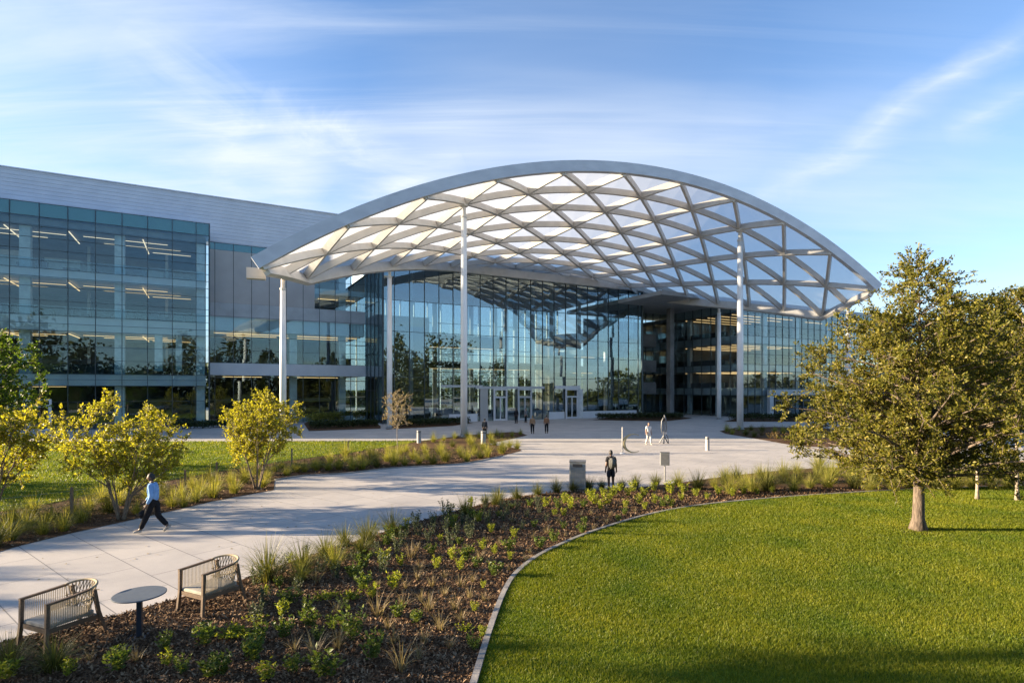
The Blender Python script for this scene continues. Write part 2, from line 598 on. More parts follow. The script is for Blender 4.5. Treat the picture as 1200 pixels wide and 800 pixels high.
lb_back_px = [(-260, 655), (-120, 624), (0, 600), (60, 590), (150, 572), (250, 554), (330, 541), (407, 531), (465, 522), (492, 517), (529, 512)]
lb_front_px = [(540, 510), (570, 508), (599, 506), (611, 507), (618, 510), (600, 514), (572, 520), (593, 523), (609, 526), (611, 528), (588, 534), (540, 543), (460, 548),
               (407, 554), (355, 557), (322, 562), (321, 574), (250, 587), (195, 600), (150, 610), (82, 625), (25, 639), (-120, 680), (-260, 730)]
lb_back = smooth_line(px(lb_back_px), 3)
lb_poly = lb_back + px(lb_front_px)
poly_sheet('planting_bed', lb_poly, 0.012, M['mulch'], 'narrow mulched bed of grasses between the left lawn and the path')
ll_poly = lb_back + px([(500, 516.5), (400, 517), (200, 517.5), (0, 518), (-600, 522)]) + [(-75, 12)]
poly_sheet('lawn', ll_poly, 0.024, M['lawn'], 'sunlit green lawn behind the yellow shrubs on the left')
isl_poly = px([(843, 505), (862, 501), (905, 500), (960, 501), (1010, 506), (1010, 522), (960, 524), (925, 521), (898, 516), (868, 511), (850, 508)])
poly_sheet('planting_bed', isl_poly, 0.012, M['mulch'], 'small island bed around the foot of the right front column')
hb = px([(362, 505), (356, 496), (372, 490), (430, 488), (446, 499), (446, 502)])
poly_sheet('planting_bed', hb, 0.012, M['mulch'], 'hedge bed in front of the setback glass block')
hb2 = px([(452, 503), (460, 497), (520, 494), (556, 495), (530, 499)])
poly_sheet('planting_bed', hb2, 0.012, M['mulch'], 'dark bed at the left foot of the entrance glass')
hb3 = px([(694, 492), (720, 488), (790, 487), (812, 490), (780, 493.5)])
poly_sheet('planting_bed', hb3, 0.012, M['mulch'], 'dark bed at the right foot of the entrance glass')
hb4 = px([(848, 494), (870, 488), (1000, 488), (1020, 494)])
poly_sheet('planting_bed', hb4, 0.012, M['mulch'], 'dark bed in front of the right wing')

# linear drain across the plaza
d0, d1 = G(500, 517.3), G(752, 516.6)
mb = MB()
mb.rbox((d0[0] + d1[0]) / 2, (d0[1] + d1[1]) / 2, 0.004, math.hypot(d1[0] - d0[0], d1[1] - d0[1]), 0.22, 0.006, math.atan2(d1[1] - d0[1], d1[0] - d0[0]))
o = mb.build('drain_channel', M['drain'])
tag(o, 'thin dark drain channel line crossing the plaza before the entrance', 'drain', kind='structure')


def offset_line(pts, d):
    out = []
    n = len(pts)
    for k in range(n):
        a, b = pts[max(k - 1, 0)], pts[min(k + 1, n - 1)]
        tx, ty = b[0] - a[0], b[1] - a[1]
        L = math.hypot(tx, ty) or 1
        out.append((pts[k][0] - ty / L * d, pts[k][1] + tx / L * d))
    return out


def kerb(name, line, w, h, label, mat):
    a = offset_line(line, -w / 2)
    b = offset_line(line, w / 2)
    mb = MB()
    n = len(line)
    z0, z1 = -0.04, h
    vs = []
    for k in range(n):
        vs += [(a[k][0], a[k][1], z0), (b[k][0], b[k][1], z0), (b[k][0], b[k][1], z1), (a[k][0], a[k][1], z1)]
    fs = []
    for k in range(n - 1):
        o_ = 4 * k
        for e in range(4):
            e2 = (e + 1) % 4
            fs.append((o_ + e, o_ + 4 + e, o_ + 4 + e2, o_ + e2))
    fs.append((0, 1, 2, 3))
    z = 4 * (n - 1)
    fs.append((z + 3, z + 2, z + 1, z))
    mb._add(vs, fs)
    o = mb.build(name, mat)
    return tag(o, label, 'kerb')


kerb('lawn_kerb', lawn_edge[:-1], 0.10, 0.07, 'narrow pale concrete kerb curving between the mulch bed and the round lawn', M['kerb'])
kerb('path_kerb', smooth_line(px([(322, 562.5), (355, 557.5), (407, 554.5), (460, 548.5), (540, 543.5), (588, 534.5)]), 4), 0.12, 0.05,
     'low pale kerb along the grasses on the far side of the path', M['kerb'])


# ------------------------------------------------------------------ lawn blades and bark chips (uncountable)
def scatter(poly, n_try, xr, yr, dens):
    X = RNG.uniform(xr[0], xr[1], n_try)
    Y = RNG.uniform(yr[0], yr[1], n_try)
    keep = RNG.uniform(0, 1, n_try) < dens(X, Y)
    X, Y = X[keep], Y[keep]
    k = inpoly(poly, X, Y)
    return X[k], Y[k]


def blades(name, poly, n, xr, yr, dens, label, zb=0.024, hscale=1.0):
    X, Y = scatter(poly, n, xr, yr, dens)
    vis = np.abs(X) < (Y * 0.96 + 5.0)
    X, Y = X[vis], Y[vis]
    m = len(X)
    big = np.sin(X * 1.1 + 2 * np.sin(Y * 0.7)) * np.cos(Y * 0.9 + 1.5 * np.sin(X * 0.5)) * 0.5 + 0.5
    h = RNG.uniform(0.028, 0.06, m) * hscale * (0.75 + 0.5 * big) * (1 + np.clip((Y - 10) / 40, 0, 1))
    w = RNG.uniform(0.004, 0.0075, m) * (1 + np.clip((Y - 9) / 12, 0, 3))
    a = RNG.uniform(0, 2 * np.pi, m)
    la = RNG.uniform(0, 2 * np.pi, m)
    ln = RNG.uniform(0.2, 0.9, m) * h
    V = np.zeros((m, 3, 3))
    V[:, 0] = np.stack([X - np.cos(a) * w, Y - np.sin(a) * w, np.full(m, zb - 0.003)], 1)
    V[:, 1] = np.stack([X + np.cos(a) * w, Y + np.sin(a) * w, np.full(m, zb - 0.003)], 1)
    V[:, 2] = np.stack([X + np.cos(la) * ln, Y + np.sin(la) * ln, zb + h], 1)
    o = link(name, npmesh(name, V, 3, M['blade']))
    return tag(o, label, 'grass', kind='stuff')


blades('lawn_grass', lawn_poly, 2100000, (-2, 30), (6.2, 24.5), lambda X, Y: np.clip((11.0 / Y) ** 1.5, 0, 1), 'short mown grass blades of the round lawn in the right foreground')
blades('lawn_grass', ll_poly, 330000, (-46, 0), (17, 46), lambda X, Y: np.clip((22.0 / Y) ** 1.6, 0, 1), 'short mown grass blades of the lawn behind the yellow shrubs', hscale=1.2)


def chips(name, poly, n, xr, yr, dens, label, zb=0.012):
    X, Y = scatter(poly, n, xr, yr, dens)
    m = len(X)
    L = RNG.uniform(0.010, 0.036, m) * (1 + np.clip((Y - 12) / 20, 0, 1.5))
    W = L * RNG.uniform(0.2, 0.5, m)
    a = RNG.uniform(0, 2 * np.pi, m)
    ti = RNG.normal(0, 0.45, m)
    ro = RNG.normal(0, 0.45, m)
    ux = np.stack([np.cos(a) * np.cos(ti), np.sin(a) * np.cos(ti), np.sin(ti)], 1)
    vx = np.stack([-np.sin(a) * np.cos(ro), np.cos(a) * np.cos(ro), np.sin(ro)], 1)
    c = np.stack([X, Y, zb + np.abs(ux[:, 2]) * L + RNG.uniform(0.0, 0.02, m)], 1)
    V = np.zeros((m, 4, 3))
    for k, (s, t) in enumerate([(-1, -1), (1, -1), (1, 1), (-1, 1)]):
        V[:, k] = c + ux * (s * L)[:, None] + vx * (t * W)[:, None]
    o = link(name, npmesh(name, V, 4, M['chips']))
    return tag(o, label, 'mulch', kind='stuff')


chips('bark_mulch', bed_poly, 560000, (-10, 14), (6, 24), lambda X, Y: np.clip((9.5 / Y) ** 1.5, 0, 1) * (np.abs(X) < Y * 0.95 + .6), 'loose bark chips covering the bed between path and round lawn')
chips('bark_mulch', lb_poly, 50000, (-20, 0), (14, 40), lambda X, Y: np.clip((16 / Y) ** 1.5, 0, 1), 'loose bark chips under the grasses on the left of the path')

nL = 900
XL, YL = RNG.uniform(-14, 14, nL), RNG.uniform(9, 40, nL)
pv = ~inpoly(bed_poly, XL, YL) & ~inpoly(lb_poly, XL, YL) & ~inpoly(ll_poly, XL, YL) & ~inpoly(lawn_poly, XL, YL)
XL, YL = XL[pv], YL[pv]
nL = len(XL)
aL = RNG.uniform(0, 6.28, nL)
lL = RNG.uniform(.02, .05, nL)
VL = np.zeros((nL, 4, 3))
for k, (s_, t_) in enumerate(((-1, 0), (0, -.45), (1, 0), (0, .45))):
    VL[:, k] = np.stack([XL + (np.cos(aL) * s_ - np.sin(aL) * t_) * lL, YL + (np.sin(aL) * s_ + np.cos(aL) * t_) * lL, .006 + RNG.uniform(0, .018, nL)], 1)
tag(link('fallen_leaves', npmesh('fallen_leaves', VL, 4, M['g_dry'])), 'scattered small dry leaves lying on the pale paving', 'leaves', kind='stuff')

# ------------------------------------------------------------------ buildings
BANG = rad(28.5)
TV = (math.cos(BANG), math.sin(BANG))
NV = (math.sin(BANG), -math.cos(BANG))


def B(s, d):
    """building grid: s along the fronts from the corner of the left wing, d towards the viewer"""
    return (-34.4 + TV[0] * s + NV[0] * d, 64.0 + TV[1] * s + NV[1] * d, 0.0)


def grid_mullions(mb, x0, x1, step, z0, z1, zs, y=0.0, w=0.055, dep=0.14, first=None, wz=0.05):
    x = x0 if first is None else first
    while x <= x1 + 1e-6:
        mb.box(x - w / 2, x + w / 2, y - dep / 2, y + dep / 2, z0, z1)
        x += step
    for z in zs:
        mb.box(x0, x1, y - dep * 0.36, y + dep * 0.36, z - wz / 2, z + wz / 2)


def grid_mullions_y(mb, y0, y1, step, z0, z1, zs, x=0.0, w=0.055, dep=0.14, wz=0.05):
    y = y0
    while y <= y1 + 1e-6:
        mb.box(x - dep / 2, x + dep / 2, y - w / 2, y + w / 2, z0, z1)
        y += step
    for z in zs:
        mb.box(x - dep * 0.36, x + dep * 0.36, y0, y1, z - wz / 2, z + wz / 2)


def part(mb, name, mat, parent, smooth=False):
    return mb.build(name, mat, parent, smooth)


def one(name, mat, parent, *boxes):
    m_ = MB()
    for b_ in boxes:
        m_.box(*b_)
    return m_.build(name, mat, parent)


def double_door(parent, x0, x1, y, h, top, frame_mat):
    """framed pair of glass leaves with a transom light"""
    m_ = MB()
    t = 0.09
    for xx in (x0, x1):
        m_.box(xx - t, xx + t, y - 0.12, y + 0.12, 0, top)
    m_.box(x0 + t, x1 - t, y - 0.118, y + 0.118, top - 0.16, top - 0.002)
    m_.box(x0 + t, x1 - t, y - 0.118, y + 0.118, h, h + 0.14)
    fr = m_.build('door_frame', frame_mat, parent)
    xm = (x0 + x1) / 2
    for a, b in ((x0 + t, xm), (xm, x1 - t)):
        l_ = MB()
        s = 0.085
        l_.box(a, a + s, y - 0.05, y + 0.05, 0.02, h)
        l_.box(b - s, b, y - 0.05, y + 0.05, 0.02, h)
        l_.box(a + s, b - s, y - 0.049, y + 0.049, h - s, h - 0.002)
        l_.box(a + s, b - s, y - 0.049, y + 0.049, 0.022, 0.25)
        d_ = l_.build('door', frame_mat, parent)
        one('door_glass', M['glass_door'], d_, (a + s, b - s, y - 0.012, y + 0.012, 0.25, h - s))
        hx = b - s - 0.03 if a < xm - 0.3 else a + s + 0.03
        h_ = MB()
        h_.tube([(hx, y - 0.12, 0.8), (hx, y - 0.12, 1.35)], 0.018, 6)
        h_.build('handle', M['grey_steel'], d_)


# ---- left wing: three tall storeys of blue glass under a ribbed grey metal roof screen
wing = thing('office_building', 'large blue glass office wing with ribbed grey metal top at the left edge', 'building', B(0, 0), BANG)
X0 = -34.0
ZT = 23.0
one('roof', M['grey_metal'], wing, (X0, -0.3, 0.5, 40, ZT - 0.6, ZT - 0.02))
gl = one('curtain_wall', M['glass_wing'], wing, (X0, 0, -0.012, 0.012, 0.02, ZT))
m_ = MB()
first = -1.3 - 2.3 * 14
grid_mullions(m_, X0, 0.0, 2.3, 0.0, ZT, [0.35, 2.9, 4.55, 5.2, 5.8, 7.2, 8.6, 10.2, 10.9, 11.75, 12.5, 13.2, 14.6, 15.6, 16.4, 17.2, 18.3, 19.5, 20.6, 21.6, ZT - .03], 0.0, 0.06, 0.13, first, 0.04)
m_.box(-0.06, 0.06, -0.08, 0.08, 0, ZT)
m_.build('mullion_grid', M['mullion'], gl)
m_ = MB()
m_.box(X0, -0.05, 0.06, 0.12, 21.6, ZT - 0.05)
m_.build('parapet_band', M['teal_frit'], wing)
sg = one('side_glass', M['glass_wing'], wing, (-0.012, 0.012, 0.02, 8.0, 0.02, ZT))
m_ = MB()
grid_mullions_y(m_, 0.1, 8.0, 2.3, 0, ZT, [4.6, 5.8, 10.2, 11.75, 15.6, 16.4, 21.6], 0.0)
m_.build('mullion_grid', M['mullion'], sg)
for z0, z1 in ((4.6, 5.75), (10.2, 11.7), (15.6, 16.45)):
    m_ = MB()
    m_.box(X0, -0.35, 0.45, 18, z0, z1)
    m_.build('floor_slab', M['slab_white'], wing)
    m_ = MB()
    m_.box(X0, -0.4, 0.30, 0.44, z1 + 0.001, z1 + 1.05)
    m_.build('balustrade', glassmat('balustrade_glass', (0.75, 0.85, 0.88), 1.5), wing)
one('ceiling', M['interior'], wing, (X0, -0.35, 0.5, 18, 20.9, 21.5))
one('back_wall', M['interior'], wing, (X0, -0.35, 15, 15.3, 0, 21.5))
one('ground_floor', M['floor_in'], wing, (X0, -0.3, 0.3, 15, 0.0, 0.06))
for s in (-0.9, -8.55, -16.5, -24.5, -32.0):
    m_ = MB()
    m_.box(s - 0.45, s + 0.45, 1.2, 2.0, 0.05, 20.9)
    m_.build('column', M['interior_col'], wing)
for s in (-4.6, -12.4):
    m_ = MB()
    m_.box(s - 0.15, s + 0.15, 9.0, 9.3, 0.05, 20.9)
    m_.build('column', M['interior_col'], wing)
for zc, mat in ((20.75, 'light_white'), (15.4, 'light_warm'), (10.05, 'light_warm'), (4.5, 'light_warm')):
    for (xa, xb, ya) in ((-33, -24, 2.5), (-23, -13.5, 3.2), (-21, -15.5, 5.5), (-12, -4.2, 3.0), (-10.5, -3.0, 5.6), (-6, -2, 8.0), (-30, -20, 7.5)):
        if zc < 5 and xa > -14:
            continue
        one('ceiling_light', M[mat], wing, (xa, xb, ya, ya + 0.065, zc - 0.05, zc))
    for (xa, ya, yb) in ((-27.5, 1.5, 8), (-18.2, 1.4, 8), (-13, 1.4, 7), (-6.5, 1.5, 9)):
        if zc < 5:
            continue
        one('ceiling_light', M[mat], wing, (xa, xa + 0.09, ya, yb, zc - 0.071, zc - 0.001))
# rooms, partitions and white blinds behind the glass
for (xa, xb, ya, yb, za, zb_, mt) in ((-33, -27, 6, 12, 16.5, 19.4, 'interior_col'), (-22.5, -18.5, 8, 12, 16.5, 19.5, 'interior_col'), (-16.5, -13.2, 9, 13, 16.5, 19.2, 'blind'),
                                      (-7.2, -5.0, 10, 12, 16.5, 19, 'interior_col'), (-32, -20, 8, 12, 11.8, 13.6, 'interior'), (-12, -2, 10, 14, 11.8, 15.0, 'interior_dark'),
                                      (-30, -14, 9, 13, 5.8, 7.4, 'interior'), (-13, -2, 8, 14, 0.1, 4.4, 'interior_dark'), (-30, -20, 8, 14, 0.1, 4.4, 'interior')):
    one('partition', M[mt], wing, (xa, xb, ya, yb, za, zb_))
for (xa, xb) in ((-5.3, -4.55), (-3.3, -2.7)):
    one('blind', M['blind'], wing, (xa, xb, 0.55, 0.6, 6.2, 11.6))
rng2 = random.Random(3)
for zf in (5.8, 11.75, 16.5):
    m_ = MB()
    for k in range(34):
        x = rng2.uniform(X0 + 1, -1.5)
        y = rng2.uniform(2.4, 8)
        w = rng2.uniform(0.5, 1.6)
        m_.box(x, x + w, y, y + rng2.uniform(.4, .9), zf + 0.01, zf + rng2.uniform(0.7, 1.35))
    m_.build('office_furniture', M['interior_dark'], wing)
double_door(wing, -17.6, -14.2, -0.02, 2.5, 3.2, M['slab_white'])
# ribbed metal screen above, set back
m_ = MB()
m_.box(X0, 23.0, 3.70, 4.0, 21.85, 27.2)
z = 21.95
while z < 27.15:
    m_.box(X0, 23.0, 3.665, 3.699, z, z + 0.30)
    z += 0.42
m_.build('roof_screen', M['grey_metal'], wing)
one('roof', M['grey_metal'], wing, (X0 - .05, 23.05, 3.55, 30, 27.2, 27.32))
one('end_wall', M['grey_metal'], wing, (22.7, 23.0, 4.001, 30, 21.0, 27.2), (X0, X0 + 0.3, 0.5, 30, 0, 27.2))

# ---- setback block between the left wing and the hall
link_b = thing('office_building', 'setback glass block with wide grey metal panel between left wing and entrance hall', 'building', B(0, -3.5), BANG)
W2 = 18.6
ZT2 = 21.8
gl = one('curtain_wall', M['glass_link'], link_b, (0.05, W2, -0.012, 0.012, 0.02, ZT2))
m_ = MB()
grid_mullions(m_, 0.05, W2, 2.0, 0, ZT2, [2.9, 5.6, 7.4, 8.9, 10.6, 13.0, 15.6, 18.2, 20.9, ZT2 - 0.03], 0, 0.06, 0.13, 0.6, 0.04)
m_.build('mullion_grid', M['mullion'], gl)
one('panel_and_reflection', M['panel_grey'], link_b, (0.1, 12.0, -0.05, -0.02, 14.61, 20.9))
one('panel_and_reflection', M['slab_grey'], link_b, (0.1, W2 - .1, -0.045, -0.02, 12.9, 14.6))  # paler band: light reflected in the glass, built as a solid strip
one('parapet_band', M['teal_frit'], link_b, (0.1, W2 - .1, 0.06, 0.07, 20.91, ZT2 - 0.05))
one('floor_slab', M['slab_white'], link_b, (0.1, W2 - .1, 0.25, 13, 11.3, 12.99))
one('floor_slab', M['slab_white'], link_b, (0.1, W2 - .1, -0.35, -0.06, 5.9, 7.35), (0.1, W2 - .1, 0.3, 13, 5.9, 7.35))
one('floor_slab', M['slab_grey'], link_b, (12.1, W2 - .1, 0.3, 13, 16.6, 17.3))
one('ceiling', M['interior'], link_b, (0.1, W2 - .1, 0.25, 13, 20.9, 21.5))
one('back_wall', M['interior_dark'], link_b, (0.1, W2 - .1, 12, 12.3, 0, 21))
one('roof', M['grey_metal'], link_b, (0.1, W2, 0.1, 14, ZT2 - 0.25, ZT2 - 0.05))
one('ground_floor', M['floor_in'], link_b, (0.1, W2 - .1, 0.3, 12, 0, 0.06))
for s in (9.6, 15.8):
    one('column', M['interior_col'], link_b, (s - 0.45, s + 0.45, 1.4, 2.2, 0.05, 20.9))
for (xa, xb, ya, zc) in ((0.5, 9, 2.5, 11.2), (9.5, 18, 2.5, 11.2), (2, 8, 5.5, 11.2), (9, 17.5, 6, 11.2), (1.5, 6, 3, 5.8), (8, 16, 3.5, 5.8), (13, 18, 3.5, 16.5), (12.8, 17.5, 3.0, 20.8)):
    one('ceiling_light', M['light_warm'], link_b, (xa, xb, ya, ya + 0.1, zc - 0.07, zc))
m_ = MB()
for k in range(30):
    x = rng2.uniform(0.5, 17)
    y = rng2.uniform(1.6, 7)
    m_.box(x, x + rng2.uniform(.5, 1.8), y, y + .6, 7.36, 7.36 + rng2.uniform(0.7, 1.4))
m_.build('office_furniture', M['interior_dark'], link_b)
one('planter_wall', M['slab_grey'], link_b, (2.0, 17.0, 0.4, 0.6, 0.06, 0.7))

# ---- entrance hall: 19 m tall glass front
hall = thing('entrance_hall', 'tall glass fronted entrance hall under the arched lattice canopy', 'building', B(18.5, 5.3), BANG)
WH = 40.8
ZH = 19.3
fg = one('glass_facade', M['glass_hall'], hall, (0, WH, -0.012, 0.012, 0.02, ZH))
m_ = MB()
grid_mullions(m_, 0, WH, 1.93, 0, ZH, [4.05, 5.7, 8.7, 11.3, 15.1], 0, 0.07, 0.18, 1.4, 0.05)
m_.box(-0.09, 0.09, -0.11, 0.11, 0, ZH)
m_.box(WH - 0.12, WH + 0.12, -0.12, 0.12, 0, ZH)
m_.build('mullion_grid', M['mullion'], fg)
one('fascia_beam', M['white_steel'], hall, (-0.4, WH + 0.5, -0.55, 0.5, ZH + 0.01, ZH + 1.05))
for xx, nm in ((0, 'side_glass'), (WH, 'side_glass')):
    d_ = 8.8 if xx == 0 else 12.0
    s_ = one(nm, M['glass_hall'], hall, (xx - 0.012, xx + 0.012, 0.1, d_, 0.02, ZH))
    m_ = MB()
    grid_mullions_y(m_, 1.9, d_, 1.93, 0, ZH, [4.05, 8.7, 15.1], xx)
    m_.build('mullion_grid', M['mullion'], s_)
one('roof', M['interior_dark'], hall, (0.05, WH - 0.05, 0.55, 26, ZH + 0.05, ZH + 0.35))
one('ground_floor', M['floor_in'], hall, (0.05, WH - .05, 0.2, 26, 0.0, 0.06))
bg = one('rear_glass', M['glass_hall'], hall, (0, WH, 24.0, 24.03, 0.02, ZH))
m_ = MB()
grid_mullions(m_, 0, WH, 2.4, 0, ZH, [3.0, 5.5, 7.2, 9.0, 11.2, 13.4, 15.6], 24, 0.16, 0.3, None, 0.14)
m_.build('mullion_grid', M['interior_col'], bg)
one('service_core', M['wood_core'], hall, (1.6, 9.2, 9.0, 15, 0.05, 14.4))
one('service_core', M['wood_core'], hall, (33.5, 38.5, 14.0, 20, 0.05, 13.0))
one('bridge', M['interior_dark'], hall, (9.25, 23.5, 13, 16, 10.8, 12.4))
one('bridge', M['interior_dark'], hall, (9.25, 33.45, 15, 18, 7.6, 8.4))
one('bridge_rail', M['interior_col'], hall, (9.3, 23.5, 12.9, 12.98, 12.41, 12.55), (9.3, 33.4, 14.9, 14.98, 8.41, 8.52))
for zc in (7.0, 9.6, 12.2):  # reflection of a curved building opposite, added as solid slabs inside the hall
    m_ = MB()
    prof = []
    for k in range(19):
        a = math.pi * (0.5 + k / 18)
        prof.append((38.5 + 7.0 * math.cos(a), 10.0 - 0 + 5.0 * math.sin(a)))
    top = [(p[0], p[1], zc + 0.9) for p in prof]
    bot = [(p[0], p[1], zc) for p in prof]
    for k in range(18):
        m_.quad(bot[k], bot[k + 1], top[k + 1], top[k])
    m_._add(bot, [tuple(range(19))])
    m_._add(top, [tuple(range(19))])
    m_.build('reflected_balcony', M['slab_white'], hall)
for s in (4.5, 12.3, 18.5, 22.8, 26.0, 31.0, 36.0):
    m_ = MB()
    m_.tube([(s, 3.0, 0.05), (s, 3.0, ZH + 0.04)], 0.28, 12)
    m_.build('column', M['interior_col'], hall, True)
for s in (14.0, 20.5, 25.0, 29.0):
    m_ = MB()
    m_.tube([(s, 19.5, 0.05), (s, 19.5, ZH + 0.04)], 0.4, 12)
    m_.build('column', M['interior_col'], hall, True)
for (xa, xb, ya, zc) in ((10, 22, 14.2, 10.7), (12, 30, 16.2, 7.5), (34, 38, 9, 6.9), (34, 38, 8.5, 9.5)):
    one('ceiling_light', M['light_warm'], hall, (xa, xb, ya, ya + 0.1, zc - 0.07, zc))
m_ = MB()
for k in range(40):
    x = rng2.uniform(8, 39)
    y = rng2.uniform(8, 20)
    m_.box(x, x + rng2.uniform(.4, 1.6), y, y + .6, 0.06, 0.06 + rng2.uniform(0.45, 1.1))
m_.build('lobby_furniture', M['interior_dark'], hall)
# vestibules with their doors
one('lintel', M['slab_grey'], hall, (12.2, 22.8, -0.3, -0.1, 4.25, 4.6))
one('lintel', M['slab_white'], hall, (24.6, 28.9, -0.3, -0.1, 4.25, 4.7))
one('lintel', M['slab_grey'], hall, (7.4, 13.3, -0.2, -0.1, 4.45, 4.75))
double_door(hall, 14.9, 16.75, -0.3, 3.1, 4.24, M['slab_white'])
double_door(hall, 18.6, 20.6, -0.3, 3.1, 4.24, M['slab_grey'])
double_door(hall, 26.4, 28.4, -0.3, 3.1, 4.24, M['slab_white'])
one('wall_pier', M['panel_grey'], hall, (12.9, 14.0, -0.24, -0.09, 0.0, 4.24))
one('wall_pier', M['interior_col'], hall, (28.65, 29.4, -0.24, -0.09, 0.0, 4.24))
one('low_wall', M['slab_white'], hall, (29.41, 39.5, -0.22, -0.09, 0, 1.0))
one('low_wall', M['slab_white'], hall, (23.6, 26.2, -0.22, -0.09, 0, 1.0))
one('low_wall', M['slab_white'], hall, (8.5, 12.5, -0.22, -0.09, 0, 1.0))

# ---- right wing with its dark side wall and the recess beside the hall
east = thing('office_building', 'four storey glass office wing with warm lit ceilings right of the entrance hall', 'building', (34.5, 85.0, 0), BANG)
WE = 62.0
DE = 15.4
ZE = 17.2
gl = one('curtain_wall', M['glass_east'], east, (0, WE, -0.012, 0.012, 0.02, ZE))
m_ = MB()
grid_mullions(m_, 0, WE, 1.62, 0, ZE, [3.2, 4.4, 5.7, 7.0, 8.0, 9.6, 11.2, 12.4, 14.1, 15.9], 0, 0.06, 0.13, 1.62, 0.05)
m_.box(-0.1, 0.1, -0.1, 0.1, 0, ZE)
m_.build('mullion_grid', M['mullion'], gl)
sg = one('side_glass', M['glass_east'], east, (-0.012, 0.012, 0.1, DE, 0.02, ZE))
m_ = MB()
grid_mullions_y(m_, 1.9, DE, 1.9, 0, ZE, [3.2, 4.4, 7.0, 8.0, 11.2, 12.4, 15.9], 0)
m_.build('mullion_grid', M['mullion'], sg)
rg = one('recess_glass', M['glass_east'], east, (-13.0, -0.1, DE, DE + 0.024, 0.02, ZE))
m_ = MB()
grid_mullions(m_, -13, -0.1, 1.62, 0, ZE, [4.4, 8.0, 12.4], DE)
m_.build('mullion_grid', M['mullion'], rg)
for z0, z1 in ((3.3, 4.4), (7.0, 8.05), (11.2, 12.45)):
    one('floor_slab', M['slab_grey'], east, (0.3, WE, 0.3, 22, z0, z1))
    one('balcony', M['interior'], east, (-12.0, -4.2, DE - 1.8, DE - 0.1, z0 + 0.1, z1 + 1.0))
    one('desk_row', M['interior_dark'], east, (2.0, 34, 2.2, 2.9, z1 + 0.001, z1 + 0.85), (1.2, 1.9, 4, 14, z1 + 0.001, z1 + 0.85))
one('ceiling', M['interior'], east, (0.3, WE, 0.3, 22, 15.9, 16.5))
one('roof', M['slab_grey'], east, (-16.0, WE, -0.2, 23, ZE + 0.002, ZE + 0.55))
one('parapet_band', M['slab_grey'], east, (0.05, 0.12, 0.12, DE - .1, 15.95, ZE - 0.01))
one('back_wall', M['interior'], east, (-13, WE, 22, 22.3, 0, 16.5))
one('ground_floor', M['floor_in'], east, (0.3, WE, 0.3, 22, 0, 0.06))
one('column', M['interior'], east, (-5.6, -4.75, 8.9, 9.75, 0, ZE))
for s in (7.0, 15.0, 23.0, 31.0):
    one('column', M['interior_col'], east, (s - .35, s + .35, 1.0, 1.7, 0.06, 15.9))
for y in (5.0, 11.0):
    one('column', M['interior_col'], east, (0.9, 1.5, y, y + .6, 0.06, 15.9))
for zc in (15.8, 11.1, 6.9):
    for ya in (2.2, 4.6, 7.0, 9.4, 11.8):
        one('ceiling_light', M['light_warm'], east, (0.8, 17 - ya * 0.3, ya, ya + 0.12, zc - 0.07, zc))
    for xa in (20, 27):
        one('ceiling_light', M['light_warm'], east, (xa, xa + 5, 3, 3.12, zc - 0.07, zc))
one('partition', M['interior'], east, (3, 14, 12, 14, 8.06, 11.1), (3, 30, 13, 15, 12.46, 15.8), (2, 26, 10, 12, 4.41, 6.9), (6, 40, 8, 10, 0.07, 3.2))
# framed ground floor portal
one('portal_frame', M['slab_grey'], east, (5.9, 6.8, -0.6, -0.1, 0, 4.15), (6.801, 22, -0.6, -0.1, 3.3, 4.15))
double_door(east, 7.4, 10.6, -0.3, 2.4, 3.28, M['dark_metal'])
double_door(east, 14.4, 17.6, -0.3, 2.4, 3.28, M['dark_metal'])

# ------------------------------------------------------------------ lattice shell canopy
CP = [4.357, 48.3225, 5.6358, 1.8579, -0.1542, 4.2556, -0.1877, 1.7114, 23.7673, -3.7038, -0.7034, -0.057, -1.5892, 0.3255, 0.2263, -1.3583, -0.2641, 2.3639, 0.4745, 1.6088]


def shell(i, j):
    s = i - 1.0
    x = CP[0] + i * CP[2] + j * CP[4]
    y = CP[1] + i * CP[3] + j * CP[5] + CP[6] * s * s * .1 + CP[7] * j * s * s * .01
    t = [1, s * s * .1, s ** 4 * 1e-3, j, j * j * .1, s * s * j * .01, s, s * j * .1, s ** 3 * .01, s * s * j * j * .001, s * j * j * .01, j ** 3 * .01]
    z = sum(a * b for a, b in zip(CP[8:], t))
    return Vector((x, y, z))


def shell_n(i, j):
    e = 0.05
    a = shell(i + e, j) - shell(i - e, j)
    b = shell(i, j + e) - shell(i, j - e)
    n = a.cross(b)
    n.normalize()
    return n if n.z > 0 else -n


def jmax(i):
    return 8.0


def bounds(j):
    """i-range of the shell on row j"""
    lo = -4.0 if j <= 2 else -4.0 + (j - 2) * 0.5
    hi = 6.0 if j <= 2 else 6.0 - (j - 2) * 0.5
    return lo, hi


canopy = thing('lattice_canopy', 'huge white arched lattice canopy on slender columns over the entrance plaza', 'canopy', (0, 0, 0))


def rib(name, a, b, w, h, n, mat='white_steel', drop=None, parent=canopy):
    pts, ups = [], []
    for k in range(n + 1):
        t = k / n
        i = a[0] + (b[0] - a[0]) * t
        j = a[1] + (b[1] - a[1]) * t
        pts.append(shell(i, j))
        ups.append(shell_n(i, j))
    mb = MB()
    mb.sweep(pts, w, h, ups, h / 2 if drop is None else drop)
    return mb.build(name, M[mat], parent)


for j in range(1, 8):
    lo, hi = bounds(j)
    rib('rib', (lo, j), (hi, j), 0.25, 0.60, int((hi - lo) * 3))
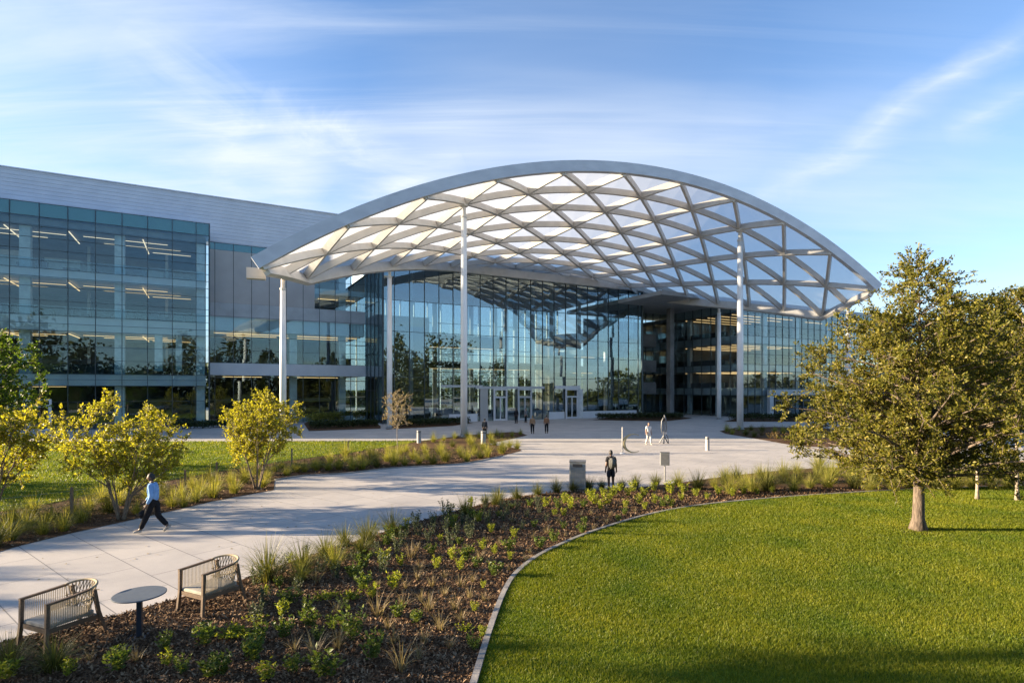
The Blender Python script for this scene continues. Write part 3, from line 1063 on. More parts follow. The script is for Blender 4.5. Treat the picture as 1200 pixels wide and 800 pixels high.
# diagonals: i = c + j/2 and i = c - j/2, clipped to the outline
for sgn, hh in ((1, 0.615), (-1, 0.63)):
    for c in range(-12, 14):
        js = [j / 8 for j in range(0, 65)]
        ok = [j for j in js if bounds(j)[0] - 1e-6 <= c + sgn * j / 2 <= bounds(j)[1] + 1e-6]
        if len(ok) < 4:
            continue
        ja, jb = ok[0], ok[-1]
        # edges that run along this diagonal are edge beams, not ribs
        ia, ib = c + sgn * ja / 2, c + sgn * jb / 2
        if abs(ia - bounds(ja)[1 if sgn < 0 else 0]) < 1e-6 and abs(ib - bounds(jb)[1 if sgn < 0 else 0]) < 1e-6 and jb > 3:
            continue
        rib('rib', (ia, ja), (ib, jb), 0.24, hh, max(2, int((jb - ja) * 3)))
M['rim'] = pm('rim_sky_shade_tint', (0.55, 0.58, 0.63), 0.45, col2=(0.46, 0.49, 0.54), scale=0.7, stretch=(1, 1, 2))  # white steel again, with the blue sky shade on the rim put into its colour
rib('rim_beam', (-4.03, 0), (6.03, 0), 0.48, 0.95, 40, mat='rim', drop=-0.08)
rib('edge_beam', (-4, 0.06), (-4, 2.0), 0.42, 1.0, 6)
rib('edge_beam', (-4, 2.0), (-1, 8), 0.42, 1.0, 18)
rib('edge_beam', (6, 0.06), (6, 2.0), 0.42, 1.0, 6)
rib('edge_beam', (6, 2.0), (3, 8), 0.42, 1.0, 18)
rib('edge_beam', (-1, 8), (3, 8), 0.42, 1.0, 12)
tip = shell(-4.0, 0.3)
m_ = MB()
m_.rbox(tip.x - 1.0, tip.y + 0.5, tip.z - 0.6, 1.3, 0.6, 0.8, rad(20))
m_.build('beam_end', M['white_steel'], canopy)

# glazing laid over the ribs
mt, nt, out = _nt('canopy_film')
tr = _n(nt, 'ShaderNodeBsdfTransparent')
tr.inputs[0].default_value = (0.86, 0.90, 0.93, 1)
tl = _n(nt, 'ShaderNodeBsdfTranslucent')
tl.inputs[0].default_value = (0.56, 0.585, 0.62, 1)
df = _n(nt, 'ShaderNodeBsdfDiffuse')
df.inputs[0].default_value = (0.62, 0.63, 0.64, 1)
m1 = _n(nt, 'ShaderNodeMixShader')
m1.inputs[0].default_value = 0.35
m2 = _n(nt, 'ShaderNodeMixShader')
m2.inputs[0].default_value = 0.66
nt.links.new(tl.outputs[0], m1.inputs[1])
nt.links.new(df.outputs[0], m1.inputs[2])
nt.links.new(tr.outputs[0], m2.inputs[1])
nt.links.new(m1.outputs[0], m2.inputs[2])
nt.links.new(m2.outputs[0], out.inputs[0])
mb = MB()
SUB = 2
for jj in range(0, 8 * SUB):
    j0, j1 = jj / SUB, (jj + 1) / SUB
    n = 36
    for k in range(n):
        q = []
        for (j, t) in ((j0, k / n), (j0, (k + 1) / n), (j1, (k + 1) / n), (j1, k / n)):
            lo, hi = bounds(j)
            i = lo + (hi - lo) * t
            q.append(shell(i, j) + shell_n(i, j) * 0.03)
        mb.quad(*q)
mb.build('roof_glazing', mt, canopy)

for (i, j, r) in ((-1.5, 1, 0.295), (3.5, 1, 0.32), (-3, 4, 0.285), (4.5, 5, 0.285), (-4, 1, 0.25), (6, 1, 0.28)):
    p = shell(i, j)
    n = shell_n(i, j)
    x_, y_ = p.x, p.y
    top = p.z - 0.62
    m_ = MB()
    m_.lathe([(r * 1.02, 0.0), (r, top * 0.45), (r * 0.82, top - 1.1)], 24, x_, y_)
    c_ = m_.build('column', M['white_col'], canopy, True)
    m_ = MB()
    m_.lathe([(r * 0.95, top - 1.1), (r * 0.95, top - 0.95), (r * 0.6, top - 0.95), (r * 0.6, top - 0.2), (r * 1.25, top - 0.1), (r * 1.25, top + 0.12)], 20, x_, y_)
    m_.build('column_head', M['white_steel'], c_)
    m_ = MB()
    m_.lathe([(r * 1.55, 0.0), (r * 1.55, 0.05), (r * 1.1, 0.06), (r * 1.04, 0.25)], 24, x_, y_)
    m_.build('base_plate', M['grey_steel'], c_)

# ------------------------------------------------------------------ sky, sun
SUN_EL, SUN_AZ = 13.0, 270.0      # azimuth clockwise from +Y: sun low in the west (left)
w = bpy.data.worlds.new('World')
SC.world = w
w.use_nodes = True
nt = w.node_tree
nt.nodes.clear()
out = nt.nodes.new('ShaderNodeOutputWorld')
bgn = nt.nodes.new('ShaderNodeBackground')
bgn.inputs[1].default_value = 0.065
nt.links.new(bgn.outputs[0], out.inputs[0])
sky = nt.nodes.new('ShaderNodeTexSky')
sky.sky_type = 'NISHITA'
sky.sun_disc = False
sky.sun_elevation = rad(SUN_EL)
sky.sun_rotation = rad(SUN_AZ)
sky.altitude = 50
sky.air_density = 1.0
sky.dust_density = 0.3
sky.ozone_density = 2.5
tc = nt.nodes.new('ShaderNodeTexCoord')
D = tc.outputs['Generated']
sep = nt.nodes.new('ShaderNodeSeparateXYZ')
nt.links.new(D, sep.inputs[0])


def wm(op, a, b=None, clamp=False):
    n = nt.nodes.new('ShaderNodeMath')
    n.operation = op
    n.use_clamp = clamp
    for k, v in enumerate((a, b)):
        if v is None:
            continue
        if isinstance(v, (int, float)):
            n.inputs[k].default_value = v
        else:
            nt.links.new(v, n.inputs[k])
    return n.outputs[0]


def dotc(v):
    n = nt.nodes.new('ShaderNodeVectorMath')
    n.operation = 'DOT_PRODUCT'
    nt.links.new(D, n.inputs[0])
    n.inputs[1].default_value = v
    return n.outputs['Value']


# cirrus sheet on a high plane: direction projected to a flat layer
zz = wm('MAXIMUM', wm('ADD', sep.outputs[2], 0.10), 0.02)
cx = wm('DIVIDE', sep.outputs[0], zz)
cy = wm('DIVIDE', sep.outputs[1], zz)
cmb = nt.nodes.new('ShaderNodeCombineXYZ')
nt.links.new(cx, cmb.inputs[0])
nt.links.new(cy, cmb.inputs[1])


def cirrus(rot, sc, scale, dist, lo, hi, seed, detail=7):
    mp = nt.nodes.new('ShaderNodeMapping')
    mp.inputs['Rotation'].default_value = (0, 0, rad(rot))
    mp.inputs['Scale'].default_value = (sc[0], sc[1], 1)
    mp.inputs['Location'].default_value = (seed, seed * 0.37, seed)
    nt.links.new(cmb.outputs[0], mp.inputs[0])
    nz = nt.nodes.new('ShaderNodeTexNoise')
    nz.inputs['Scale'].default_value = scale
    nz.inputs['Detail'].default_value = detail
    nz.inputs['Roughness'].default_value = 0.6
    nz.inputs['Distortion'].default_value = dist
    nt.links.new(mp.outputs[0], nz.inputs['Vector'])
    mr = nt.nodes.new('ShaderNodeMapRange')
    mr.interpolation_type = 'SMOOTHSTEP'
    mr.inputs[1].default_value = lo
    mr.inputs[2].default_value = hi
    nt.links.new(nz.outputs[0], mr.inputs[0])
    return mr.outputs[0]


streak = cirrus(-58, (0.30, 1.5), 0.9, 0.9, 0.38, 0.80, 3.1)
streak2 = cirrus(30, (0.45, 1.9), 0.8, 1.1, 0.42, 0.82, 8.4)
soft = cirrus(-40, (0.5, 1.0), 0.7, 0.6, 0.34, 0.75, 12.2, 5)
fine = cirrus(-52, (0.22, 3.6), 1.7, 0.8, 0.44, 0.76, 33.0, 9)
patch = cirrus(0, (1, 1), 0.42, 0.3, 0.34, 0.66, 1.7, 3)


def pix_dir(x, y):
    return Vector(((x - 600) / F_PX, 1.0, (YH - y) / F_PX)).normalized()


def trail(a, b, width, amount, ragged=1.0):
    pa, pb = pix_dir(*a), pix_dir(*b)
    nrm = pa.cross(pb).normalized()
    mid = (pa + pb).normalized()
    wob = wm('MULTIPLY', wm('SUBTRACT', cirrus(20, (1, 1), 2.2, 0.8, 0.2, 0.8, 5.5), 0.5), width * ragged)
    dist = wm('ABSOLUTE', wm('ADD', dotc(nrm), wob))
    core = wm('SUBTRACT', 1.0, wm('DIVIDE', dist, width), True)
    core = wm('POWER', core, 1.5)
    half = math.acos(max(-1, min(1, pa.dot(mid)))) * 1.5
    along = wm('MULTIPLY', wm('SUBTRACT', dotc(mid), math.cos(half)), 1.0 / (1 - math.cos(half)), True)
    along = wm('POWER', along, 0.6)
    tex = wm('ADD', 0.35, wm('MULTIPLY', cirrus(-50, (0.6, 2.0), 2.4, 1.0, 0.3, 0.75, 21.0), 0.75))
    return wm('MULTIPLY', wm('MULTIPLY', wm('MULTIPLY', core, along), tex), amount)


def bank(c, radius, amount):
    """broad soft bank of thin cloud around a direction of the sky"""
    d = dotc(pix_dir(*c))
    k = wm('MULTIPLY', wm('SUBTRACT', d, math.cos(radius)), 1.0 / (1 - math.cos(radius)), True)
    return wm('MULTIPLY', k, amount)


cl = wm('MULTIPLY', wm('ADD', wm('MULTIPLY', streak, 0.42), wm('MULTIPLY', streak2, 0.22)), patch)
leftbank = wm('MULTIPLY', wm('ADD', bank((120, 230), 0.45, 0.42), bank((-250, 160), 0.6, 0.5)), wm('ADD', 0.22, wm('MULTIPLY', wm('ADD', wm('MULTIPLY', streak, 0.8), wm('MULTIPLY', soft, 0.55)), 0.85)))
cl = wm('ADD', cl, wm('MULTIPLY', leftbank, 0.66))
cl = wm('ADD', cl, wm('MULTIPLY', fine, wm('ADD', bank((200, 160), 0.6, 0.34), bank((760, 120), 0.6, 0.14))))
cl = wm('ADD', cl, wm('MULTIPLY', bank((660, 140), 0.32, 0.55), wm('ADD', 0.15, wm('MULTIPLY', soft, 0.85))))
cl = wm('ADD', cl, wm('MULTIPLY', bank((1120, 200), 0.35, 0.45), wm('ADD', 0.15, wm('MULTIPLY', soft, 0.85))))
cl = wm('ADD', cl, trail((930, 215), (1200, 40), 0.035, 0.62))
cl = wm('ADD', cl, trail((180, 80), (340, 215), 0.075, 0.45, 1.6))
cl = wm('ADD', cl, trail((340, 140), (470, 205), 0.045, 0.5, 1.6))
cl = wm('ADD', cl, trail((1130, 150), (1240, 95), 0.03, 0.45))
cl = wm('ADD', cl, trail((420, 240), (520, 200), 0.035, 0.55, 1.4))
# thin veil low in the sky, thicker towards the sun
veil = wm('POWER', wm('SUBTRACT', 1.0, wm('MULTIPLY', sep.outputs[2], 1.7), True), 2.6)
veil = wm('MULTIPLY', veil, wm('ADD', 0.50, wm('MULTIPLY', wm('MAXIMUM', wm('MULTIPLY', sep.outputs[0], -1.0), -0.4), 0.55)))
cl = wm('ADD', cl, wm('MAXIMUM', veil, 0.0), True)
cl = wm('MULTIPLY', cl, 0.92)
tint = nt.nodes.new('ShaderNodeMix')
tint.data_type = 'RGBA'
tint.blend_type = 'MULTIPLY'
tint.inputs[0].default_value = 1.0
tint.inputs[7].default_value = (0.88, 0.975, 1.12, 1)
nt.links.new(sky.outputs[0], tint.inputs[6])
mix = nt.nodes.new('ShaderNodeMix')
mix.data_type = 'RGBA'
nt.links.new(cl, mix.inputs[0])
nt.links.new(tint.outputs[2], mix.inputs[6])
mix.inputs[7].default_value = (3.1, 3.4, 3.8, 1)
nt.links.new(mix.outputs[2], bgn.inputs[0])

sd = bpy.data.lights.new('sun', 'SUN')
sd.energy = 5.0
sd.angle = rad(0.55)
sd.color = (1.0, 0.80, 0.56)
so = bpy.data.objects.new('sun', sd)
COL.objects.link(so)
az = rad(SUN_AZ)
to_sun = Vector((math.sin(az) * math.cos(rad(SUN_EL)), math.cos(az) * math.cos(rad(SUN_EL)), math.sin(rad(SUN_EL))))
so.rotation_euler = to_sun.to_track_quat('Z', 'Y').to_euler()
so.location = (-60, 0, 40)

SC.view_settings.view_transform = 'Standard'
SC.view_settings.look = 'None'
SC.view_settings.exposure = 2.2
SC.view_settings.gamma = 1.0
SC.render.engine = 'CYCLES'
SC.cycles.max_bounces = 10
SC.cycles.transparent_max_bounces = 24
SC.cycles.transmission_bounces = 8
SC.cycles.use_denoising = True
SC.cycles.sample_clamp_indirect = 6

# ------------------------------------------------------------------ foliage tools
def unit(v):
    return v / np.maximum(np.linalg.norm(v, axis=-1, keepdims=True), 1e-9)


def leaf_quads(P, Dr, L, W, rng, fold=0.25, jitter=0.5):
    """pointed leaves: P (n,3) base points, Dr (n,3) directions, L, W (n,)"""
    n = len(P)
    Dr = unit(Dr + rng.normal(0, jitter, (n, 3)))
    up = unit(rng.normal(0, 1, (n, 3)) + np.array([0, 0, 0.6]))
    S = unit(np.cross(Dr, up))
    Nn = np.cross(S, Dr)
    V = np.zeros((n, 4, 3))
    V[:, 0] = P
    V[:, 1] = P + Dr * (L * 0.45)[:, None] + S * (W * 0.5)[:, None] + Nn * (W * fold)[:, None]
    V[:, 2] = P + Dr * L[:, None]
    V[:, 3] = P + Dr * (L * 0.45)[:, None] - S * (W * 0.5)[:, None] + Nn * (W * fold)[:, None]
    return V


def bez(a, b, c, n):
    return [a * (1 - t) ** 2 + b * 2 * t * (1 - t) + c * t * t for t in [k / n for k in range(n + 1)]]


def tree_meshes(seed, H, fork, tr, crown_c, crown_r, n_clump, twigs, leaves, L, W, mats, twig_len=0.55, up=0.35, stems=1, lean=0.0, hollow=0.25, low_cut=None, ragged=0.22, prof=None):
    """returns (wood mesh, leaf mesh) for a tree standing at the origin"""
    rs = random.Random(seed)
    rng = np.random.default_rng(seed)
    wood = MB()
    cc = Vector(crown_c)
    clumps = []
    tries = 0
    bl = [(Vector((rs.gauss(0, 1), rs.gauss(0, 1), rs.gauss(0, 1))).normalized(), rs.uniform(-ragged, ragged)) for _ in range(14)]
    while len(clumps) < n_clump and tries < n_clump * 60:
        tries += 1
        d = Vector((rs.gauss(0, 1), rs.gauss(0, 1), rs.gauss(0, 1))).normalized()
        r = hollow + (1 - hollow) * rs.random() ** 0.55
        bump = 1.0 + sum(a * max(0, d.dot(v)) ** 4 for v, a in bl)
        p = Vector((d.x * crown_r[0], d.y * crown_r[1], d.z * crown_r[2])) * r * bump + cc
        if prof:
            z_ = rs.uniform(prof[0][0], prof[-1][0])
            rm = float(np.interp(z_, [q[0] for q in prof], [q[1] for q in prof]))
            if rs.random() > rm / max(q[1] for q in prof):
                continue
            th_ = rs.uniform(0, 6.283)
            r_h = rm * bump * (hollow + (1 - hollow) * rs.random() ** 0.6)
            p = Vector((math.cos(th_) * r_h + cc.x, math.sin(th_) * r_h + cc.y, z_))
        if low_cut is not None and p.z < low_cut:
            continue
        if all((p - q).length > 0.16 * (crown_r[0] + crown_r[2]) * (18.0 / n_clump) ** 0.33 for q in clumps):
            clumps.append(p)
    # stems
    stem_paths = []
    for s in range(stems):
        if stems == 1:
            a = Vector((0, 0, 0))
            top = Vector((lean, 0, cc.z + crown_r[2] * 0.72))
            mid = Vector((rs.uniform(-.1, .1) + lean * .3, rs.uniform(-.1, .1), top.z * 0.5))
        else:
            an = 2 * math.pi * (s + rs.uniform(-.3, .3)) / stems
            a = Vector((math.cos(an) * tr * 1.8, math.sin(an) * tr * 1.8, 0))
            top = cc + Vector((math.cos(an) * crown_r[0] * 0.6, math.sin(an) * crown_r[1] * 0.6, crown_r[2] * rs.uniform(0.2, .55)))
            mid = Vector((math.cos(an) * crown_r[0] * 0.22, math.sin(an) * crown_r[1] * 0.22, top.z * 0.45))
        n = 18
        pts = bez(a, mid, top, n)
        for k in range(1, n):
            pts[k] += Vector((rs.uniform(-1, 1), rs.uniform(-1, 1), 0)) * 0.03 * (1 + tr * 4) * min(1.0, (k / n) * 1.6) ** 2
        rr = []
        for k in range(n + 1):
            t = k / n
            r = tr * (1 - 0.93 * t ** 0.8)
            if k == 0:
                r *= 1.5
            rr.append(max(r, 0.008))
        wood.tube(pts, rr, 12 if tr > .1 else 7)
        stem_paths.append((pts, rr))
    allP, allD = [], []
    for c in clumps:
        best = None
        for pts, rr in stem_paths:
            for k in range(1, len(pts)):
                q = pts[k]
                if q.z < fork:
                    continue
                hd = math.hypot(c.x - q.x, c.y - q.y)
                pen = abs((c.z - q.z) - hd * up)
                dd = (c - q).length * 0.35 + pen
                if best is None or dd < best[0]:
                    best = (dd, q, rr[k])
        _, q, rq = best
        mid = (q + c) * 0.5 + Vector((rs.uniform(-.15, .15), rs.uniform(-.15, .15), (c - q).length * rs.uniform(-0.05, 0.16)))
        ln = (c - q).length
        pts = bez(q, mid, c, 6)
        r0 = min(rq * 0.6, 0.012 + ln * 0.014)
        wood.tube(pts, [r0 * (1 - 0.82 * t / 6) for t in range(7)], 6, False)
        axis = (c - mid).normalized()
        for t in range(twigs):
            a = Vector((rs.gauss(0, 1), rs.gauss(0, 1), rs.gauss(0, 1) + 0.35)).normalized()
            dr = (axis * 0.7 + a).normalized()
            l_ = twig_len * rs.uniform(0.55, 1.25)
            st = pts[rs.choice((3, 4, 5, 6, 6, 6))]
            en = st + dr * l_
            md = st + dr * l_ * 0.5 + Vector((rs.uniform(-.1, .1), rs.uniform(-.1, .1), rs.uniform(-.02, .12))) * l_
            tp = bez(st, md, en, 3)
            wood.tube(tp, [0.011, 0.009, 0.006, 0.003], 4, False)
            m = leaves
            tt = rng.uniform(0.12, 1.02, m)
            A, Bq, Cq = np.array(st), np.array(md), np.array(en)
            Pp = A * ((1 - tt) ** 2)[:, None] + Bq * (2 * tt * (1 - tt))[:, None] + Cq * (tt ** 2)[:, None]
            Pp = Pp + rng.normal(0, 0.05 * twig_len, (m, 3))
            allP.append(Pp)
            allD.append(np.array(dr)[None, :] * 0.6 + rng.normal(0, 0.5, (m, 3)) + np.array([0, 0, 0.25]))
    P = np.concatenate(allP)
    Dr = np.concatenate(allD)
    n = len(P)
    V = leaf_quads(P, Dr, L * rng.uniform(0.6, 1.25, n), W * rng.uniform(0.6, 1.25, n), rng)
    return wood.mesh('trunk', M[mats[0]], True), npmesh('crown', V, 4, M[mats[1]])


def plant_tree(kind, label, cat, meshes, loc, rotz=0.0, group=None, scale=1.0):
    t = thing(kind, label, cat, (loc[0], loc[1], 0.0), rotz, group)
    t.scale = (scale, scale, scale)
    link('trunk', meshes[0], t)
    link('crown', meshes[1], t)
    return t


# big oak on the lawn and its neighbours at the right edge
oak = tree_meshes(11, 8.3, 1.45, 0.175, (0.1, 0, 4.75), (3.7, 3.6, 3.35), 215, 10, 42, 0.105, 0.05, ('bark_oak', 'leaf_oak'), 0.72, 0.4, hollow=0.12,
                  prof=[(1.75, 2.3), (2.2, 3.35), (3.1, 3.55), (4.35, 3.1), (5.6, 2.4), (6.8, 1.5), (7.9, 0.35)])
plant_tree('oak_tree', 'broad olive green oak with a stout bark trunk standing alone on the round lawn', 'tree', oak, G(1076, 622), 0.4)
ox, oy = G(1076, 622)
poly_sheet('bare_soil', [(ox + (0.62 + .13 * math.sin(5 * k + 1) + .08 * math.sin(2.3 * k)) * math.cos(k * math.pi / 12), oy + (0.55 + .1 * math.sin(3 * k)) * math.sin(k * math.pi / 12)) for k in range(24)], 0.034, M['mulch'],
           'worn patch of bare soil around the foot of the oak trunk')
oak2 = tree_meshes(23, 7.4, 2.4, 0.06, (0, 0, 5.0), (2.9, 2.9, 2.9), 160, 9, 36, 0.115, 0.06, ('bark_pale', 'leaf_oak'), 0.58, 0.5, hollow=0.12,
                   prof=[(2.75, 1.9), (3.2, 2.8), (4.2, 3.1), (5.2, 2.6), (6.4, 1.6), (7.3, 0.4)])
plant_tree('oak_tree', 'young oak with a thin pale trunk just right of the stout trunk', 'tree', oak2, G(1145, 586), 1.0, 'young oaks on the right lawn')
plant_tree('oak_tree', 'young oak with a thin pale trunk cut by the right edge of the photo', 'tree', oak2, G(1192, 587), 2.7, 'young oaks on the right lawn', 1.06)
plant_tree('oak_tree', 'dark young oak half hidden behind the two thin pale trunks', 'tree', oak2, G(1168, 563), 4.1, 'young oaks on the right lawn', 1.1)

# yellow multi stemmed shrub trees on the left
sh = [tree_meshes(31 + k, 4.0, 0.7, 0.045, (0.1, 0, 2.55), (1.95, 1.9, 1.5), 80, 8, 20, 0.095, 0.062, ('bark_shrub', 'leaf_yellow'), 0.48, 0.9, 6, hollow=0.15, low_cut=1.0, ragged=.3) for k in range(3)]
plant_tree('shrub_tree', 'yellow leaved multi stemmed shrub tree just behind the walking man in blue', 'tree', sh[0], G(142, 609), 0.5, None, 0.9)
plant_tree('shrub_tree', 'yellow leaved multi stemmed shrub tree at the corner of the pale path kerb', 'tree', sh[1], G(301, 573), 2.2, None, 1.0)
plant_tree('shrub_tree', 'yellow leaved shrub tree cut off by the left edge of the photo', 'tree', sh[2], G(-12, 607), 3.9, None, 0.98)
gt = tree_meshes(41, 7.2, 1.6, 0.13, (0, 0, 4.6), (3.2, 3.0, 2.8), 80, 8, 26, 0.15, 0.09, ('bark_oak', 'leaf_green'), 0.65, 0.5)
plant_tree('broadleaf_tree', 'mid green tree in front of the glass wing at the left edge', 'tree', gt, G(-30, 552), 0.7)
# small bare looking sapling near the hall
sp = tree_meshes(51, 4.4, 1.6, 0.03, (0, 0, 3.1), (0.85, 0.85, 1.45), 34, 7, 9, 0.08, 0.04, ('bark_pale', 'leaf_sapling'), 0.35, 1.6)
plant_tree('sapling', 'slim sapling with a pale brown feathery crown before the entrance glass', 'tree', sp, G(466, 532), 0.0)
# trees standing to the left, outside the picture: their shadows fall across the path and lawn
offs = [(-33.0, 4.9, 1.6, 1.7), (-34.0, 11.2, 0.78, 0.3), (-35.0, 16.5, 0.85, 2.9), (-24.5, 0.0, 0.95, 4.4), (-38, 23.0, 0.8, 5.2)]
for k, (x, y, s, r) in enumerate(offs):
    plant_tree('broadleaf_tree', 'broad green tree standing left of the picture beside the path', 'tree', gt, (x, y), r, 'trees left of the picture', s)

# far woodland behind the camera, mirrored in the glass fronts
rngw = np.random.default_rng(5)
nW = 120000
ang = rngw.uniform(math.radians(-180), math.radians(180), nW)
seg = np.floor(ang * 40)
hh = 7 + 5 * np.sin(ang * 9) + 3 * np.sin(ang * 31 + 1) + 4 * np.sin(seg * 7.3)
south = np.clip((np.cos(ang + math.radians(75)) - math.cos(math.radians(68))) * 4, 0, 1)
rr_ = 150 - 55 * south + 9 * np.sin(seg * 3.1) + rngw.normal(0, 5, nW)
hh = np.where(south > 0.5, 17 + 4 * np.sin(ang * 9) + 3 * np.sin(ang * 31 + 1) + 3 * np.sin(seg * 7.3), np.minimum(hh, 11))
zz_ = np.abs(rngw.beta(1.0, 1.25, nW)) * np.clip(hh, 3, 26)
Pw = np.stack([np.cos(ang) * rr_ + 10, np.sin(ang) * rr_ + 20, zz_], 1)
Vw = leaf_quads(Pw, rngw.normal(0, 1, (nW, 3)), rngw.uniform(0.7, 1.7, nW), rngw.uniform(0.6, 1.3, nW), rngw)
tag(link('distant_woodland', npmesh('distant_woodland', Vw, 4, M['leaf_wood'])), 'distant belt of woodland facing the buildings', 'woodland', kind='stuff')

# ------------------------------------------------------------------ grasses and bed plants
def grass_mesh(name, seed, n, L, spread, lean, wid, mat, segs=4, seed_heads=0, droop=0.6):
    rng = np.random.default_rng(seed)
    polys = []
    a = rng.uniform(0, 2 * np.pi, n)
    r = np.abs(rng.normal(0, spread, n))
    ln = np.clip(rng.normal(lean, lean * 0.55, n), 0.03, 1.25)
    ll = L * rng.uniform(0.55, 1.15, n)
    V = []
    for k in range(n):
        d = np.array([math.cos(a[k]), math.sin(a[k]), 0])
        s = np.array([-d[1], d[0], 0])
        tw = rng.uniform(-.6, .6)
        s = s * math.cos(tw) + d * math.sin(tw)
        p = d * r[k]
        th = ln[k] * 0.5
        step = ll[k] / segs
        prev = None
        w0 = wid * rng.uniform(0.6, 1.2)
        for q in range(segs + 1):
            w = w0 * (1 - q / segs) ** 0.7 + 0.0006
            cur = (p - s * w, p + s * w)
            if prev is not None:
                V.append([prev[0], prev[1], cur[1], cur[0]])
            prev = cur
            p = p + (d * math.sin(th) + np.array([0, 0, math.cos(th)])) * step
            th += ln[k] * droop * 2 / segs
    V = np.array(V)
    me = npmesh(name, V, 4, M[mat])
    bm = bmesh.new()
    bm.from_mesh(me)
    bmesh.ops.remove_doubles(bm, verts=bm.verts, dist=1e-5)
    bm.to_mesh(me)
    bm.free()
    return me


def shrub_mesh(name, seed, stems, H, spread, leaves, L, W, mat, uprt=1.0):
    rs = random.Random(seed)
    rng = np.random.default_rng(seed)
    P, Dr = [], []
    for s in range(stems):
        an = rs.uniform(0, 2 * math.pi)
        rr = spread * rs.random() ** 0.6
        a = np.array([math.cos(an) * rr * 0.25, math.sin(an) * rr * 0.25, 0.0])
        b = np.array([math.cos(an) * rr * 0.75, math.sin(an) * rr * 0.75, H * rs.uniform(.4, .6)])
        c = np.array([math.cos(an) * rr, math.sin(an) * rr, H * rs.uniform(0.65, 1.1)])
        t = rng.uniform(0.15, 1.0, leaves)
        p = a * ((1 - t) ** 2)[:, None] + b * (2 * t * (1 - t))[:, None] + c * (t * t)[:, None]
        P.append(p)
        ph = rng.uniform(0, 2 * np.pi, leaves)
        Dr.append(np.stack([np.cos(ph), np.sin(ph), np.full(leaves, 0.55 * uprt)], 1) + (c - b) * 0.4)
    P = np.concatenate(P)
    Dr = np.concatenate(Dr)
    n = len(P)
    V = leaf_quads(P, Dr, L * rng.uniform(.6, 1.25, n), W * rng.uniform(.6, 1.2, n), rng, 0.2, 0.25)
    return npmesh(name, V, 4, M[mat])


PROTO = {
    'feather': [grass_mesh('feather_grass', 100 + k, 300, 0.78, 0.075, 0.95, 0.0045, 'g_feather', 4) for k in range(3)],
    'olive': [grass_mesh('olive_grass', 110 + k, 320, 0.60, 0.07, 0.9, 0.0045, 'g_olive', 4) for k in range(3)],
    'dry': [grass_mesh('dry_tuft', 120 + k, 46, 0.40, 0.035, 0.75, 0.006, 'g_dry', 3) for k in range(3)],
    'lime': [shrub_mesh('lime_shrub', 130 + k, 13, 0.42, 0.20, 17, 0.085, 0.034, 'p_lime') for k in range(3)],
    'green': [shrub_mesh('green_shrub', 140 + k, 15, 0.40, 0.22, 19, 0.075, 0.036, 'p_green') for k in range(3)],
    'dark': [shrub_mesh('grey_green_shrub', 150 + k, 14, 0.55, 0.20, 26, 0.06, 0.022, 'p_dark', 1.6) for k in range(3)],
    'rust': [shrub_mesh('rust_shrub', 160 + k, 22, 0.45, 0.36, 18, 0.06, 0.03, 'p_rust') for k in range(2)],
    'low': [shrub_mesh('ground_cover', 170 + k, 26, 0.16, 0.42, 13, 0.06, 0.04, 'p_lime', 0.6) for k in range(2)],
}
KIND = {
    'feather': ('grass_clump', 'feathery yellow green grass clump', 'grass clump'),
    'olive': ('grass_clump', 'dense olive green grass clump', 'grass clump'),
    'dry': ('grass_tuft', 'sparse straw coloured grass tuft', 'grass tuft'),
    'lime': ('leafy_plant', 'bright lime green leafy plant', 'plant'),
    'green': ('leafy_shrub', 'small mid green leafy shrub', 'shrub'),
    'dark': ('leafy_shrub', 'upright grey green leafy shrub', 'shrub'),
    'rust': ('leafy_shrub', 'low rust and green shrub', 'shrub'),
    'low': ('ground_cover_plant', 'low spreading light green plant', 'plant'),
}
LAND = [(62, 725, 'the left armchair'), (163, 735, 'the round table'), (245, 700, 'the right armchair'), (677, 565, 'the grey bin'), (716, 570, 'the rucksack wearer'),
        (779, 563, 'the grey post box'), (1076, 620, 'the oak trunk'), (180, 620, 'the walking man'), (142, 606, 'the middle yellow shrub'), (301, 572, 'the right yellow shrub'),
        (10, 608, 'the left yellow shrub'), (466, 532, 'the slim sapling'), (540, 512, 'the front left column'), (867, 503, 'the front right column'), (1145, 586, 'the thin pale trunk'),
        (606, 672, 'the lawn kerb bend'), (556, 796, 'the near kerb end'), (760, 604, 'the far lawn kerb'), (920, 584, 'the sunlit lawn kerb'),
        (420, 633, 'the middle path edge'), (520, 603, 'the path edge curve'), (300, 795, 'the photo bottom edge'), (430, 720, 'the bed middle'),
        (560, 650, 'the upper mulch slope'), (380, 700, 'the dim bed middle'), (450, 780, 'the lower mulch bed'), (611, 527, 'the tip of the far bed'), (829, 527, 'the lone bollard')]
USED = {}


def place_words(x, y):
    def dd(l):
        return math.hypot(l[0] - x, (l[1] - y) * 1.8)
    l = min(LAND, key=dd)
    dx, dy = x - l[0], (y - l[1]) * 1.8
    far = math.hypot(dx, dy)
    if far < 9:
        d = 'right beside'
    elif abs(dx) > 2.2 * abs(dy):
        d = 'right of' if dx > 0 else 'left of'
    elif abs(dy) > 2.2 * abs(dx):
        d = 'in front of' if dy > 0 else 'behind'
    else:
        d = ('in front and right of' if dx > 0 else 'in front and left of') if dy > 0 else ('behind and right of' if dx > 0 else 'behind and left of')
    return ('' if far < 32 else 'further off ' if far > 75 else 'a little ') + d + ' ' + l[2], l[2]


